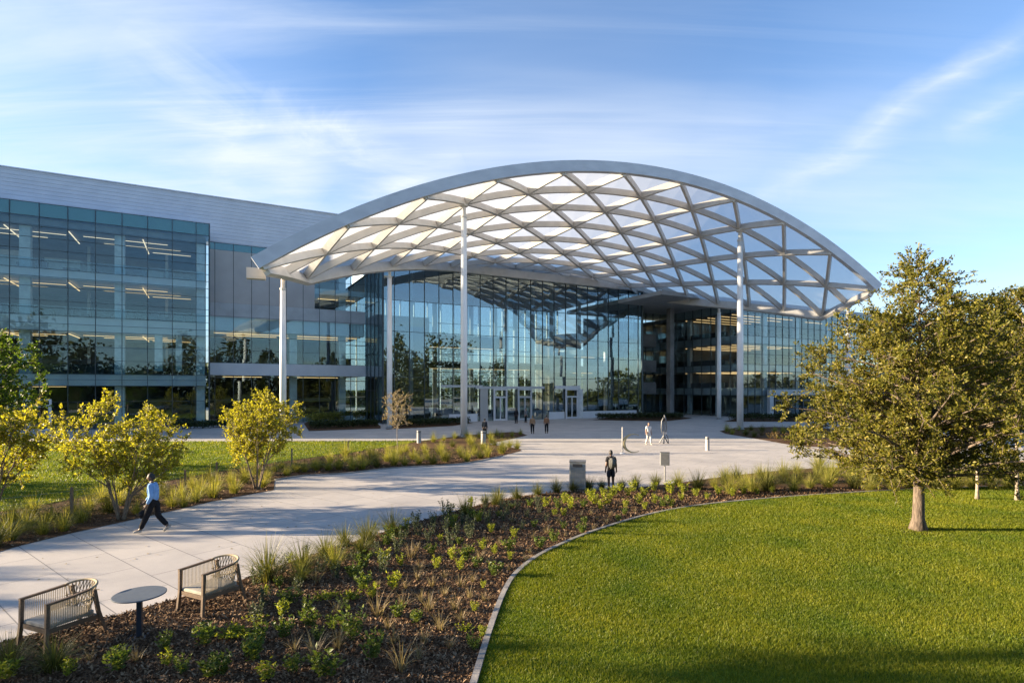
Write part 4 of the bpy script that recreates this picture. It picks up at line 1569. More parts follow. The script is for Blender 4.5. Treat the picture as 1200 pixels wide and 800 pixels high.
def plant(kind, x, y, s=1.0, seed=None):
    """plant whose foot stands at photo pixel x, y on the ground"""
    wx, wy = G(x, y)
    rs = random.Random(int(x * 131 + y * 17))
    me = PROTO[kind][rs.randrange(len(PROTO[kind]))]
    nm, look, cat = KIND[kind]
    sc = s * {'feather': 0.95, 'olive': 1.12, 'dry': 0.85}.get(kind, 1.0) * rs.uniform(0.85, 1.18)
    o = link(nm, me, None, (wx, wy, 0.012), rs.uniform(0, 6.28))
    o.scale = (sc * rs.uniform(0.9, 1.12), sc * rs.uniform(0.9, 1.12), sc * rs.uniform(0.88, 1.12))
    size = 'small ' if s < 0.8 else 'large ' if s > 1.2 else ''
    where, lm = place_words(x, y)
    lab = (size + look).replace('small small', 'tiny') + ' ' + where
    words = lab.split()
    if len(words) > 14:
        lab = lab.replace('further off ', '').replace('a little ', '')
    if lab in USED:
        for extra in ('nearer the camera', 'nearer the building', 'on its left flank', 'on its right flank'):
            l2 = lab + ' ' + extra
            if len(l2.split()) <= 16 and l2 not in USED:
                prev = USED[lab]
                ok = (extra == 'nearer the camera' and y > prev[1] + 2) or (extra == 'nearer the building' and y < prev[1] - 2) or \
                     (extra == 'on its left flank' and x < prev[0] - 2) or (extra == 'on its right flank' and x > prev[0] + 2)
                if ok:
                    lab = l2
                    break
    USED.setdefault(lab, (x, y))
    tag(o, lab, cat, look + 's near ' + lm)
    return o


NEAR = [
    ('olive', 313, 681, 1.25), ('olive', 355, 669, 1.25), ('feather', 352, 681, .8), ('olive', 382, 652, .95), ('feather', 392, 666, .8), ('olive', 404, 640, .9), ('olive', 424, 650, 1.0),
    ('olive', 431, 636, 1.1), ('olive', 460, 626, 1.1), ('olive', 545, 603, .95), ('olive', 581, 592, .95), ('dark', 487, 621, .95), ('dark', 521, 612, .95), ('dark', 522, 627, .8), ('dark', 550, 633, 1.0),
    ('dark', 569, 598, .9), ('dark', 595, 606, .95), ('dark', 572, 618, .85), ('dark', 448, 676, 1.2), ('dark', 472, 640, .9), ('dark', 502, 637, .8), ('dark', 490, 630, .7), ('dark', 527, 644, .85),
    ('dark', 552, 622, .8), ('green', 505, 651, .8), ('green', 425, 668, .9), ('dry', 481, 655, 1.2), ('lime', 511, 668, .75), ('lime', 530, 658, .7), ('lime', 540, 670, .7), ('dry', 370, 683, 1.4),
    ('green', 424, 694, 1.0), ('lime', 461, 693, .8), ('low', 380, 702, .9), ('lime', 437, 702, .8), ('low', 410, 702, .7), ('green', 340, 710, .9), ('lime', 331, 724, .75), ('green', 364, 737, .95),
    ('dry', 442, 722, 1.3), ('dry', 472, 712, 1.0), ('dry', 503, 716, 1.1), ('green', 487, 731, .7), ('dry', 516, 739, 1.1), ('dry', 533, 715, .9), ('dry', 521, 699, .9), ('dry', 506, 688, 1.0),
    ('dry', 539, 688, 1.1), ('dry', 554, 682, .8), ('lime', 566, 690, .45), ('dry', 550, 702, .9), ('dark', 299, 733, .9), ('low', 284, 746, 1.0), ('green', 331, 751, .9), ('green', 415, 751, 1.0),
    ('dry', 461, 754, 1.2), ('dry', 497, 754, 1.1), ('lime', 556, 718, .5), ('low', 545, 738, .55), ('green', 296, 778, .95), ('dry', 368, 772, 1.3), ('green', 437, 776, 1.0), ('dry', 470, 787, 1.3),
    ('green', 383, 797, 1.05), ('lime', 314, 799, .9), ('green', 259, 794, .85), ('green', 193, 764, .75), ('green', 136, 790, .95), ('olive', 63, 786, .9), ('lime', 80, 795, .7), ('olive', 10, 785, .85),
    ('green', 238, 759, .85), ('low', 268, 748, .8), ('green', 246, 796, .8), ('low', 300, 727, .6), ('green', 291, 772, .8), ('lime', 196, 782, .5), ('lime', 6, 799, .8), ('dry', 562, 655, .8), ('dry', 585, 640, .8),
    ('dry', 575, 660, .7), ('dry', 590, 622, .8), ('dry', 600, 612, .8), ('dark', 606, 600, .8), ('dark', 618, 608, .7), ('dark', 632, 603, .7), ('dark', 612, 622, .6), ('dark', 590, 612, .7), ('dark', 640, 612, .6),
    ('olive', 569, 590, .8), ('olive', 584, 588, .9), ('olive', 606, 585, .95), ('olive', 630, 581, .85), ('olive', 652, 577, .9), ('olive', 671, 575, .9), ('olive', 690, 573, .95), ('olive', 705, 572, .8),
    ('olive', 729, 571, .75), ('olive', 745, 570, 1.0), ('olive', 769, 568, 1.0), ('feather', 795, 568, .95),
    ('lime', 639, 595, .9), ('lime', 662, 592, 1.1), ('lime', 669, 599, .9), ('lime', 692, 590, 1.0), ('lime', 697, 593, .8), ('lime', 707, 583, .9), ('lime', 712, 593, 1.1), ('lime', 720, 583, .9), ('lime', 726, 577, .8),
    ('lime', 736, 583, .9), ('lime', 742, 578, 1.1), ('lime', 754, 583, .9), ('lime', 749, 592, .8), ('lime', 733, 596, .8), ('lime', 755, 598, .7), ('lime', 767, 591, .9), ('lime', 766, 577, .9), ('lime', 785, 581, 1.1),
    ('lime', 782, 588, .7), ('lime', 786, 595, .7), ('lime', 799, 588, .8), ('lime', 801, 578, 1.0), ('dry', 680, 606, .8), ('dry', 700, 609, .7), ('dry', 655, 613, .8), ('dry', 640, 625, .8), ('dry', 715, 605, .7), ('dry', 625, 632, .8),
    ('lime', 815, 583, .8), ('lime', 828, 586, .7), ('lime', 842, 581, .8), ('lime', 858, 583, .7), ('lime', 872, 580, .8), ('lime', 888, 580, .7), ('lime', 905, 578, .7), ('green', 620, 594, .7), ('green', 600, 596, .6),
    ('dry', 396, 760, 1.0), ('dry', 420, 735, .9), ('dry', 345, 765, .8), ('dry', 528, 760, .8), ('dry', 490, 772, .9), ('dry', 540, 728, .8), ('dry', 455, 738, .8), ('green', 345, 790, .7), ('green', 215, 790, .6), ('dry', 160, 775, .8),
    ('dry', 105, 775, .7), ('dry', 568, 705, .7), ('dry', 395, 720, .8), ('dry', 475, 690, .8), ('dry', 492, 668, .8), ('green', 400, 715, .6), ('lime', 470, 665, .6), ('dark', 465, 652, .8), ('dark', 440, 655, .8),
]
for k in NEAR:
    plant(*k)
rx = random.Random(5)
taken = [(k[1], k[2]) for k in NEAR]
added = 0
for _ in range(4000):
    if added >= 85:
        break
    x, y = rx.uniform(270, 780), rx.uniform(592, 770)
    if not inpoly(bed_poly, np.array([G(x, y)[0]]), np.array([G(x, y)[1]]))[0]:
        continue
    dp = 9 + (y - 590) * 0.10
    if any(math.hypot(a - x, (b - y) * 1.7) < dp for a, b in taken):
        continue
    ke = np.interp(y, [592, 604, 622, 653, 673, 697, 740, 790], [820, 760, 700, 630, 605, 590, 574, 558])
    be = np.interp(y, [583, 592, 603, 617, 633, 655, 677], [600, 560, 520, 470, 420, 350, 290])
    if x > ke - 6 or x < be + 6:
        continue
    u = (x - be) / (ke - be)
    kind = rx.choice(('dark', 'dark', 'green', 'lime')) if u < .4 else rx.choice(('green', 'lime', 'dry', 'dry', 'green'))
    plant(kind, x, y, rx.uniform(.55, .9))
    taken.append((x, y))
    added += 1
# tall feather grasses along the right bed, three ragged rows
rp = random.Random(77)
for row, (y0, step, x_a, x_b) in enumerate(((574, 23, 860, 1210), (566, 22, 815, 1215), (557, 22, 845, 1215), (551, 26, 960, 1215))):
    x = x_a
    while x < x_b:
        yy = y0 + rp.uniform(-2.5, 2.5) - max(0, (x - 1000)) * 0.012 + max(0, 930 - x) * (0.05 if row < 2 else 0.07)
        plant('feather' if rp.random() < .8 else 'olive', x + rp.uniform(-6, 6), yy, rp.uniform(0.95, 1.4))
        x += step * rp.uniform(0.85, 1.2)
# left beds: grasses around the yellow shrub trees
LEFT = [(12, 633), (30, 621), (50, 626), (75, 622), (60, 611), (95, 612), (105, 598), (127, 601), (160, 602), (202, 594), (230, 588), (212, 583), (215, 594), (236, 580), (250, 583), (255, 573), (275, 578), (270, 566),
        (287, 565), (308, 571), (314, 561), (336, 557), (347, 553), (357, 553), (371, 551), (385, 551), (397, 550), (413, 551), (-8, 641), (-10, 625), (15, 612), (40, 603), (85, 604), (140, 592), (178, 590), (190, 580), (120, 588), (300, 557),
        (150, 583), (225, 572), (245, 565), (330, 549), (322, 553)]
for x, y in LEFT:
    plant('feather' if (x * 7 + y) % 5 else 'olive', x, y, 0.95 + 0.25 * ((x * 13 + y) % 7) / 7)
for row, (dy, step) in enumerate(((2.0, 16), (7.5, 17), (13.0, 18), (18.5, 20))):
    x = 342 + row * 22
    while x < 604 - row * 4:
        fe = np.interp(x, [355, 407, 460, 540, 588, 611], [557, 554, 548, 543, 534, 528])
        be = np.interp(x, [330, 407, 465, 492, 529, 570, 600], [541, 532, 523, 518, 513, 511, 522])
        y = fe - dy + rp.uniform(-1.2, 1.2)
        if y > be + 1.5 and (x > 425 or row > 0):
            plant('feather' if rp.random() < .72 else 'olive', x + rp.uniform(-5, 5), y, rp.uniform(0.9, 1.3))
        x += step * rp.uniform(.85, 1.2)
for x, y in ((548, 512), (562, 513), (575, 514), (588, 512.5), (600, 511.5), (610, 509.5), (582, 510.5), (533, 514), (520, 516), (508, 518), (597, 524), (606, 526)):
    plant('feather', x, y, 1.0)
for x, y, k in ((852, 506, 'feather'), (858, 509, 'feather'), (866, 506, 'lime'), (874, 510, 'olive'), (884, 512, 'olive'), (893, 512, 'rust'), (902, 514, 'rust'), (911, 516, 'rust'), (921, 518, 'rust'), (931, 519, 'olive'),
                (880, 504, 'olive'), (893, 506, 'olive'), (908, 507, 'feather'), (918, 508, 'feather'), (929, 509, 'feather'), (940, 516, 'rust'), (950, 519, 'olive'), (940, 508, 'feather'), (960, 514, 'feather'), (975, 516, 'feather'),
                (990, 512, 'feather')):
    plant(k, x, y, 1.25 if k != 'feather' else 1.1)
# low clipped hedges at the feet of the buildings
def hedge(label, x0, x1, y0, y1, h, mat, n):
    a, b = G(x0, y0), G(x1, y1)
    L_ = math.hypot(b[0] - a[0], b[1] - a[1])
    an = math.atan2(b[1] - a[1], b[0] - a[0])
    rng = np.random.default_rng(int(x0 * 7 + y0))
    P = np.stack([rng.uniform(0, L_, n), rng.uniform(-.7, .7, n), h * (1 - rng.beta(1.1, 2.4, n)) * (0.86 + 0.14 * np.sin(np.linspace(0, 1, n) * 90))], 1)
    V = leaf_quads(P, rng.normal(0, 1, (n, 3)) + [0, 0, .5], rng.uniform(.12, .28, n), rng.uniform(.08, .16, n), rng)
    o = link('hedge', npmesh('hedge', V, 4, M[mat]), None, (a[0], a[1], 0.0), an)
    tag(o, label, 'hedge')


hedge('long yellow green clipped hedge in front of the setback glass block', 362, 434, 496, 490, 1.25, 'g_feather', 4200)
hedge('lower dark hedge row at the path edge before the setback block', 364, 442, 502, 499, 0.75, 'leaf_dark', 3000)
hedge('dark low planting at the left foot of the entrance glass', 462, 548, 500, 496.5, 0.8, 'leaf_dark', 3600)
hedge('dark low planting at the right foot of the entrance glass', 700, 800, 491.5, 490.5, 0.85, 'leaf_dark', 4200)
hedge('dark low planting along the foot of the right wing', 856, 1010, 492.5, 491.5, 0.9, 'leaf_dark', 4600)
hedge('dark low planting in front of the left glass wing', 200, 300, 503, 499, 0.8, 'leaf_dark', 2600)

# ------------------------------------------------------------------ street furniture
def armchair(label, loc, rz):
    """low timber armchair with cord sides; local +y is the back, -y the open front"""
    t = thing('armchair', label, 'armchair', (loc[0], loc[1], 0.012), rz)
    Wd, Dp = 0.34, 0.37
    SH, AH = 0.40, 0.77
    for sx in (-1, 1):
        m_ = MB()
        m_.sweep([(sx * (Wd + .02), -Dp - 0.03, 0), (sx * Wd, -Dp, AH * .5), (sx * Wd, -Dp + .005, AH - .02)], 0.05, 0.055, [(0, 1, 0)] * 3)
        m_.build('leg', M['teak'], t)
        m_ = MB()
        m_.sweep([(sx * (Wd - 0.02), Dp + 0.16, 0), (sx * (Wd - .03), Dp + 0.05, AH * .5), (sx * (Wd - .04), Dp - 0.01, AH + 0.0)], 0.05, 0.055, [(0, 1, 0)] * 3)
        m_.build('leg', M['teak'], t)
        m_ = MB()
        m_.sweep([(sx * Wd, -Dp - 0.025, AH), (sx * Wd, 0, AH + .012), (sx * (Wd - .03), Dp * .8, AH + .035)], 0.052, 0.035, [(0, 0, 1)] * 3)
        m_.build('arm_rest', M['teak'], t)
        m_ = MB()
        m_.bar((sx * Wd, -Dp + .03, SH - .06), (sx * (Wd - .03), Dp + 0.05, SH - .10), 0.035, 0.07)
        m_.build('seat_rail', M['teak'], t)
        m_ = MB()
        for k in range(24):
            f = (k + 0.5) / 24
            y = -Dp + 0.04 + f * (Dp * 1.75)
            m_.tube([(sx * (Wd - .03 * f), y, SH - .07), (sx * (Wd - .03 * f), y, AH + .02 * f - 0.005)], 0.0058, 5, False)
        m_.build('woven_side', M['cord'], t)
    m_ = MB()
    m_.bar((-Wd + .03, -Dp + .01, SH - .055), (Wd - .03, -Dp + .01, SH - .055), 0.04, 0.075)
    m_.bar((-Wd + .03, Dp + .04, SH - .1), (Wd - .03, Dp + .04, SH - .1), 0.04, 0.06)
    m_.build('seat_frame', M['teak'], t)
    # curved back: a cord lattice under a rounded top rail
    top, bot = [], []
    for k in range(17):
        a = math.pi * k / 16
        top.append(Vector((-(Wd - .02) * math.cos(a), Dp * .72 + 0.26 * math.sin(a), AH + .035 + 0.05 * math.sin(a))))
        bot.append(Vector((-(Wd - .05) * math.cos(a), Dp * .62 + 0.10 * math.sin(a), SH - .05)))
    m_ = MB()
    m_.tube(top, 0.021, 8)
    m_.build('top_rail', M['cord'], t, True)
    m_ = MB()
    for k in range(17):
        for dk in (-2, 2):
            k2 = k + dk
            if 0 <= k2 <= 16:
                mid = (top[k] + bot[k2]) * .5 + Vector((0, 0.02, 0))
                m_.tube([top[k], mid, bot[k2]], 0.0075, 5, False)
    for f in (0.3, 0.6):
        m_.tube([bot[k] * (1 - f) + top[k] * f + Vector((0, .01, 0)) for k in range(17)], 0.007, 5, False)
    m_.build('woven_back', M['cord'], t)
    # cushion, softly rounded
    bm = bmesh.new()
    bmesh.ops.create_cube(bm, size=1)
    bmesh.ops.scale(bm, vec=(2 * Wd - .07, 2 * Dp - .02, 0.075), verts=bm.verts)
    bmesh.ops.bevel(bm, geom=bm.edges[:], offset=0.028, segments=3, affect='EDGES', profile=0.6)
    bmesh.ops.translate(bm, vec=(0, 0.0, SH + 0.0), verts=bm.verts)
    me = bpy.data.meshes.new('cushion')
    bm.to_mesh(me)
    bm.free()
    me.materials.append(M['cushion'])
    me.polygons.foreach_set('use_smooth', [True] * len(me.polygons))
    link('seat_cushion', me, t)
    return t


CH = -math.atan2(0.40, 0.917)
armchair('timber armchair with cord weave sides at the bottom left, left of the round table', (-7.55, 9.40), CH + 0.03)
armchair('timber armchair with cord weave sides standing right of the round table', (-5.82, 10.85), CH - 0.05)
tx, ty = G(163.5, 746)
t = thing('round_table', 'small round blue grey pedestal table between the two armchairs', 'table', (tx, ty, 0.012))
m_ = MB()
m_.lathe([(0.385, 0.700), (0.40, 0.706), (0.40, 0.722), (0.392, 0.726)], 48)
m_.build('table_top', M['table_top'], t)
m_ = MB()
m_.rbox(0, 0, 0.35, 0.075, 0.075, 0.70, 0.3)
m_.build('pedestal', M['dark_metal'], t)
m_ = MB()
m_.lathe([(0.17, 0.0), (0.17, 0.008), (0.165, 0.012)], 28)
m_.build('base_plate', M['dark_metal'], t)

bx, by = G(677, 573)
t = thing('litter_bin', 'square grey metal litter bin standing at the near edge of the plaza', 'bin', (bx, by, 0), rad(-8))
m_ = MB()
m_.box(-.33, .33, -.28, .28, 0.06, 1.16)
bod = m_.build('body', M['bin_grey'], t)
m_ = MB()
for k in range(9):
    x = -.29 + k * .0725
    m_.box(x - .012, x + .012, -.292, -.2805, .12, 0.95)
m_.box(-.342, -.3305, -.2, .2, .12, .95)
m_.build('panel', M['bin_grey'], bod)
one('lid', M['grey_steel'], t, (-.345, .345, -.295, .295, 1.161, 1.21))
one('plinth', M['dark_metal'], t, (-.29, .29, -.24, .24, 0.0, .059))
one('opening', M['interior_dark'], t, (-.2, .2, -.30, -.281, .98, 1.1))

bx, by = G(779, 564)
t = thing('post_box', 'small grey cabinet on a thin post at the edge of the plaza', 'control box', (bx, by, 0), rad(-10))
m_ = MB()
m_.tube([(0, 0, 0), (0, 0, .76)], .035, 10)
m_.build('post', M['grey_steel'], t)
m_ = MB()
m_.box(-.2, .2, -.11, .11, .74, 1.32)
m_.build('cabinet', M['bin_grey'], t)
one('hood', M['grey_steel'], t, (-.215, .215, -.125, .125, 1.321, 1.345))
one('door_panel', M['grey_steel'], t, (-.17, .17, -.118, -.111, .78, 1.28))


def bollard(label, x, y, h, r):
    bx, by = G(x, y)
    t = thing('bollard', label, 'bollard', (bx, by, 0))
    m_ = MB()
    m_.lathe([(r, 0), (r, h * .82)], 18)
    m_.build('shaft', M['bollard'], t, False)
    m_ = MB()
    m_.lathe([(r * .8, h * .82), (r * .8, h * .88)], 16)
    m_.build('lamp_slot', M['dark_metal'], t)
    m_ = MB()
    m_.lathe([(r * 1.02, h * .88), (r * 1.02, h * .985), (r * .9, h)], 18)
    m_.build('cap', M['grey_steel'], t)


bollard('pale cylindrical bollard standing alone on the sunlit plaza', 829, 527.5, 0.95, .14)
bollard('pale bollard among the grasses just right of the tall front left column', 566.5, 520, 1.0, .19)
bollard('pale bollard at the back of the far grass bed near the slim sapling', 491, 519, 1.0, .17)

M['stand'] = pm('stand_metal', (0.13, 0.135, 0.14), 0.45, metal=0.4, scale=6)
# tall stand with splayed legs
sx, sy = G(778, 519.5)
t = thing('metal_stand', 'tall grey metal stand with looped top and splayed legs on the plaza', 'stand', (sx, sy, 0))
m_ = MB()
m_.tube([(0, 0, 0.0), (0, 0, 1.75)], .05, 10)
m_.build('post', M['stand'], t)
for a in (0.3, 2.5, 4.3):
    m_ = MB()
    m_.tube([(0.02 * math.cos(a), .02 * math.sin(a), .62), (0.30 * math.cos(a), .3 * math.sin(a), .1), (.38 * math.cos(a), .38 * math.sin(a), 0.02)], .045, 8)
    m_.build('leg', M['stand'], t)
m_ = MB()
m_.tube([(0.12, 0, .75), (0.30, 0, .55), (.36, 0, .02)], .035, 8)
m_.build('prop', M['stand'], t)
for s, hh in ((-1, 2.05), (1, 2.22)):
    m_ = MB()
    m_.tube([(s * .12, .0, .7), (s * .19, .0, 1.2), (s * .16, 0, 1.7), (s * .05, 0, hh - .08), (0.02 * s, 0, hh)], [.03, .05, .06, .055, .03], 8)
    m_.build('loop_arm', M['stand'], t, True)
m_ = MB()
m_.box(-.13, .20, -.03, .03, .72, .9)
m_.build('white_panel', M['white_steel'], t)

# slim post with a curved yellow hoop
sx, sy = G(729.5, 531)
t = thing('hoop_post', 'slim white post with a curved tan hoop on the sunlit plaza', 'post', (sx, sy, 0))
m_ = MB()
m_.tube([(0, 0, 0.0), (0, 0, 1.72)], .05, 10)
m_.build('post', M['bollard'], t)
m_ = MB()
m_.lathe([(.16, 0.0), (.16, .03), (.08, .05)], 16)
m_.build('foot', M['white_col'], t)
m_ = MB()
pts = []
for k in range(17):
    a = rad(60 + 240 * k / 16)
    pts.append((.75 + .66 * math.cos(a), 0.05, .66 + .6 * math.sin(a)))
m_.tube(pts, [.02 + .10 * math.sin(math.pi * k / 16) ** 3 for k in range(17)], 8)
m_.build('hoop', pm('tan_hoop', (.40, .33, .17), .7, scale=20), t, True)

# post and wire fence at the back of the left bed
t = thing('wire_fence', 'low post and wire fence behind the grasses of the left bed', 'fence', (0, 0, 0))
posts = [(-20, 622, 1.0), (84, 608, 1.02), (217, 573, .8), (254, 560, .75), (342, 547, 1.0), (408, 533, .9)]
pp = [G(x, y) + (h,) for x, y, h in posts]
for (x, y, h) in pp:
    m_ = MB()
    m_.rbox(x, y, h / 2, .075, .075, h, 0.3)
    m_.rbox(x, y, h + .012, .05, .05, .024, 0.3)
    m_.build('post', M['timber'], t)
for f in (.45, .68, .9):
    m_ = MB()
    m_.tube([(x, y - .04, h * f) for x, y, h in pp], .0045, 4)
    m_.build('wire', M['grey_steel'], t)


# ------------------------------------------------------------------ people
def grow(joints, edges, radii, root, sub=2):
    """one continuous skin around a skeleton"""
    names = list(joints)
    me = bpy.data.meshes.new('skeleton')
    me.from_pydata([joints[n] for n in names], [(names.index(a), names.index(b)) for a, b in edges], [])
    ob = bpy.data.objects.new('skeleton', me)
    COL.objects.link(ob)
    md = ob.modifiers.new('skin', 'SKIN')
    md.use_smooth_shade = True
    for k, n in enumerate(names):
        r = radii[n]
        sv = me.skin_vertices[0].data[k]
        sv.radius = r if hasattr(r, '__len__') else (r, r)
        sv.use_root = (n == root)
    sb = ob.modifiers.new('sub', 'SUBSURF')
    sb.levels = sub
    sb.render_levels = sub
    dg = bpy.context.evaluated_depsgraph_get()
    res = bpy.data.meshes.new_from_object(ob.evaluated_get(dg))
    bpy.data.objects.remove(ob)
    return res


def head_mesh(bm, c, face, s=1.0, tilt=0.0):
    """a head with brow, nose, lips, chin, ears and eyes added to bm; face = yaw relative to body forward (+y)"""
    n_u, n_v = 28, 20
    R = Matrix.Rotation(face, 3, 'Z') @ Matrix.Rotation(tilt, 3, 'X')
    grid = []
    for v in range(n_v + 1):
        row = []
        ph = math.pi * v / n_v
        z = -math.cos(ph)
        for u in range(n_u):
            th = 2 * math.pi * u / n_u
            x, y = math.sin(ph) * math.sin(th), math.sin(ph) * math.cos(th)
            X, Y, Z = x * .076, y * .094, z * .118
            if z < 0:
                X *= 1 + 0.26 * z
                Y *= 1 + 0.10 * z
            f = max(0.0, y) ** 2
            nose = math.exp(-((x / .16) ** 2)) * math.exp(-(((z + .12) / .2) ** 2)) * f
            Y += nose * .026
            brow = math.exp(-(((z - .2) / .1) ** 2)) * f
            Y += brow * .005
            sock = (math.exp(-(((x - .36) / .15) ** 2)) + math.exp(-(((x + .36) / .15) ** 2))) * math.exp(-(((z - .04) / .09) ** 2)) * f
            Y -= sock * .008
            lips = math.exp(-((x / .3) ** 2)) * math.exp(-(((z + .5) / .08) ** 2)) * f
            Y += lips * .008
            chin = math.exp(-((x / .3) ** 2)) * math.exp(-(((z + .85) / .14) ** 2)) * f
            Y += chin * .012
            ear = math.exp(-(((z - .0) / .22) ** 2)) * math.exp(-(((y + .08) / .14) ** 2))
            X += math.copysign(ear * .016, x) if abs(x) > .3 else 0
            p = R @ (Vector((X, Y, Z)) * s) + c
            row.append(bm.verts.new(p))
        grid.append(row)
    fs = []
    for v in range(n_v):
        for u in range(n_u):
            u2 = (u + 1) % n_u
            q = [grid[v][u], grid[v][u2], grid[v + 1][u2], grid[v + 1][u]]
            fs.append(bm.faces.new(q))
    for f in fs:
        f.smooth = True
    for sx_ in (-1, 1):
        e = bmesh.ops.create_uvsphere(bm, u_segments=8, v_segments=6, radius=.0105 * s)
        ctr = R @ (Vector((sx_ * .030, .080, .006)) * s) + c
        bmesh.ops.translate(bm, vec=ctr, verts=e['verts'])
        for f in {f for v_ in e['verts'] for f in v_.link_faces}:
            f.material_index = 1
    return R


def hair_mesh(c, R, s, style):
    bm = bmesh.new()
    bmesh.ops.create_uvsphere(bm, u_segments=24, v_segments=16, radius=1)
    for v in bm.verts:
        x, y, z = v.co
        k = 1.05 if style == 'short' else 1.1
        X, Y, Z = x * .079 * k, y * .096 * k - .008, z * .121 * k + .004
        if style == 'long' and y < 0.35 and z < 0:
            Z *= 1.7
        v.co = R @ (Vector((X, Y, Z)) * s) + c
    kill = []
    for f in bm.faces:
        m = R.inverted() @ (f.calc_center_median() - c) / s
        lim = 0.052 if m.y > 0.02 else (0.0 if m.y > -.02 else -0.07)
        if style == 'long' and m.y < .0:
            lim = -.2
        if m.z < lim:
            kill.append(f)
    bmesh.ops.delete(bm, geom=kill, context='FACES')
    me = bpy.data.meshes.new('hair')
    for f in bm.faces:
        f.smooth = True
    bm.to_mesh(me)
    bm.free()
    return me


def hand_into(bm, wrist, d, palm_n, s, curl, side):
    """palm and five curled fingers, joined to the body at the wrist"""
    d = d.normalized()
    pn = (palm_n - d * palm_n.dot(d)).normalized()
    ac = d.cross(pn) * side
    mb = MB()
    mb.tube([wrist - d * .02 * s, wrist + d * .03 * s, wrist + d * .085 * s], [.026 * s, .036 * s, .036 * s], 8)
    for k, (off, ln) in enumerate(((-.03, .068), (-.010, .078), (.010, .074), (.029, .058))):
        p = wrist + d * .08 * s + ac * off * s
        dd = d.copy()
        pts = [p]
        for q in range(3):
            dd = (dd * math.cos(curl) + pn * math.sin(curl)).normalized()
            p = p + dd * ln * s / 2.6
            pts.append(p)
        mb.tube(pts, [.0105 * s, .0098 * s, .009 * s, .007 * s], 6)
    p = wrist + d * .03 * s - ac * .03 * s
    t1 = (d * .75 - ac * .55 + pn * .3).normalized()
    t2 = (d * .9 - ac * .1 + pn * .45).normalized()
    mb.tube([p, p + t1 * .035 * s, p + t1 * .035 * s + t2 * .032 * s], [.013 * s, .011 * s, .008 * s], 6)
    me = mb.mesh('tmp', [])
    bm.from_mesh(me)
    bpy.data.meshes.remove(me)


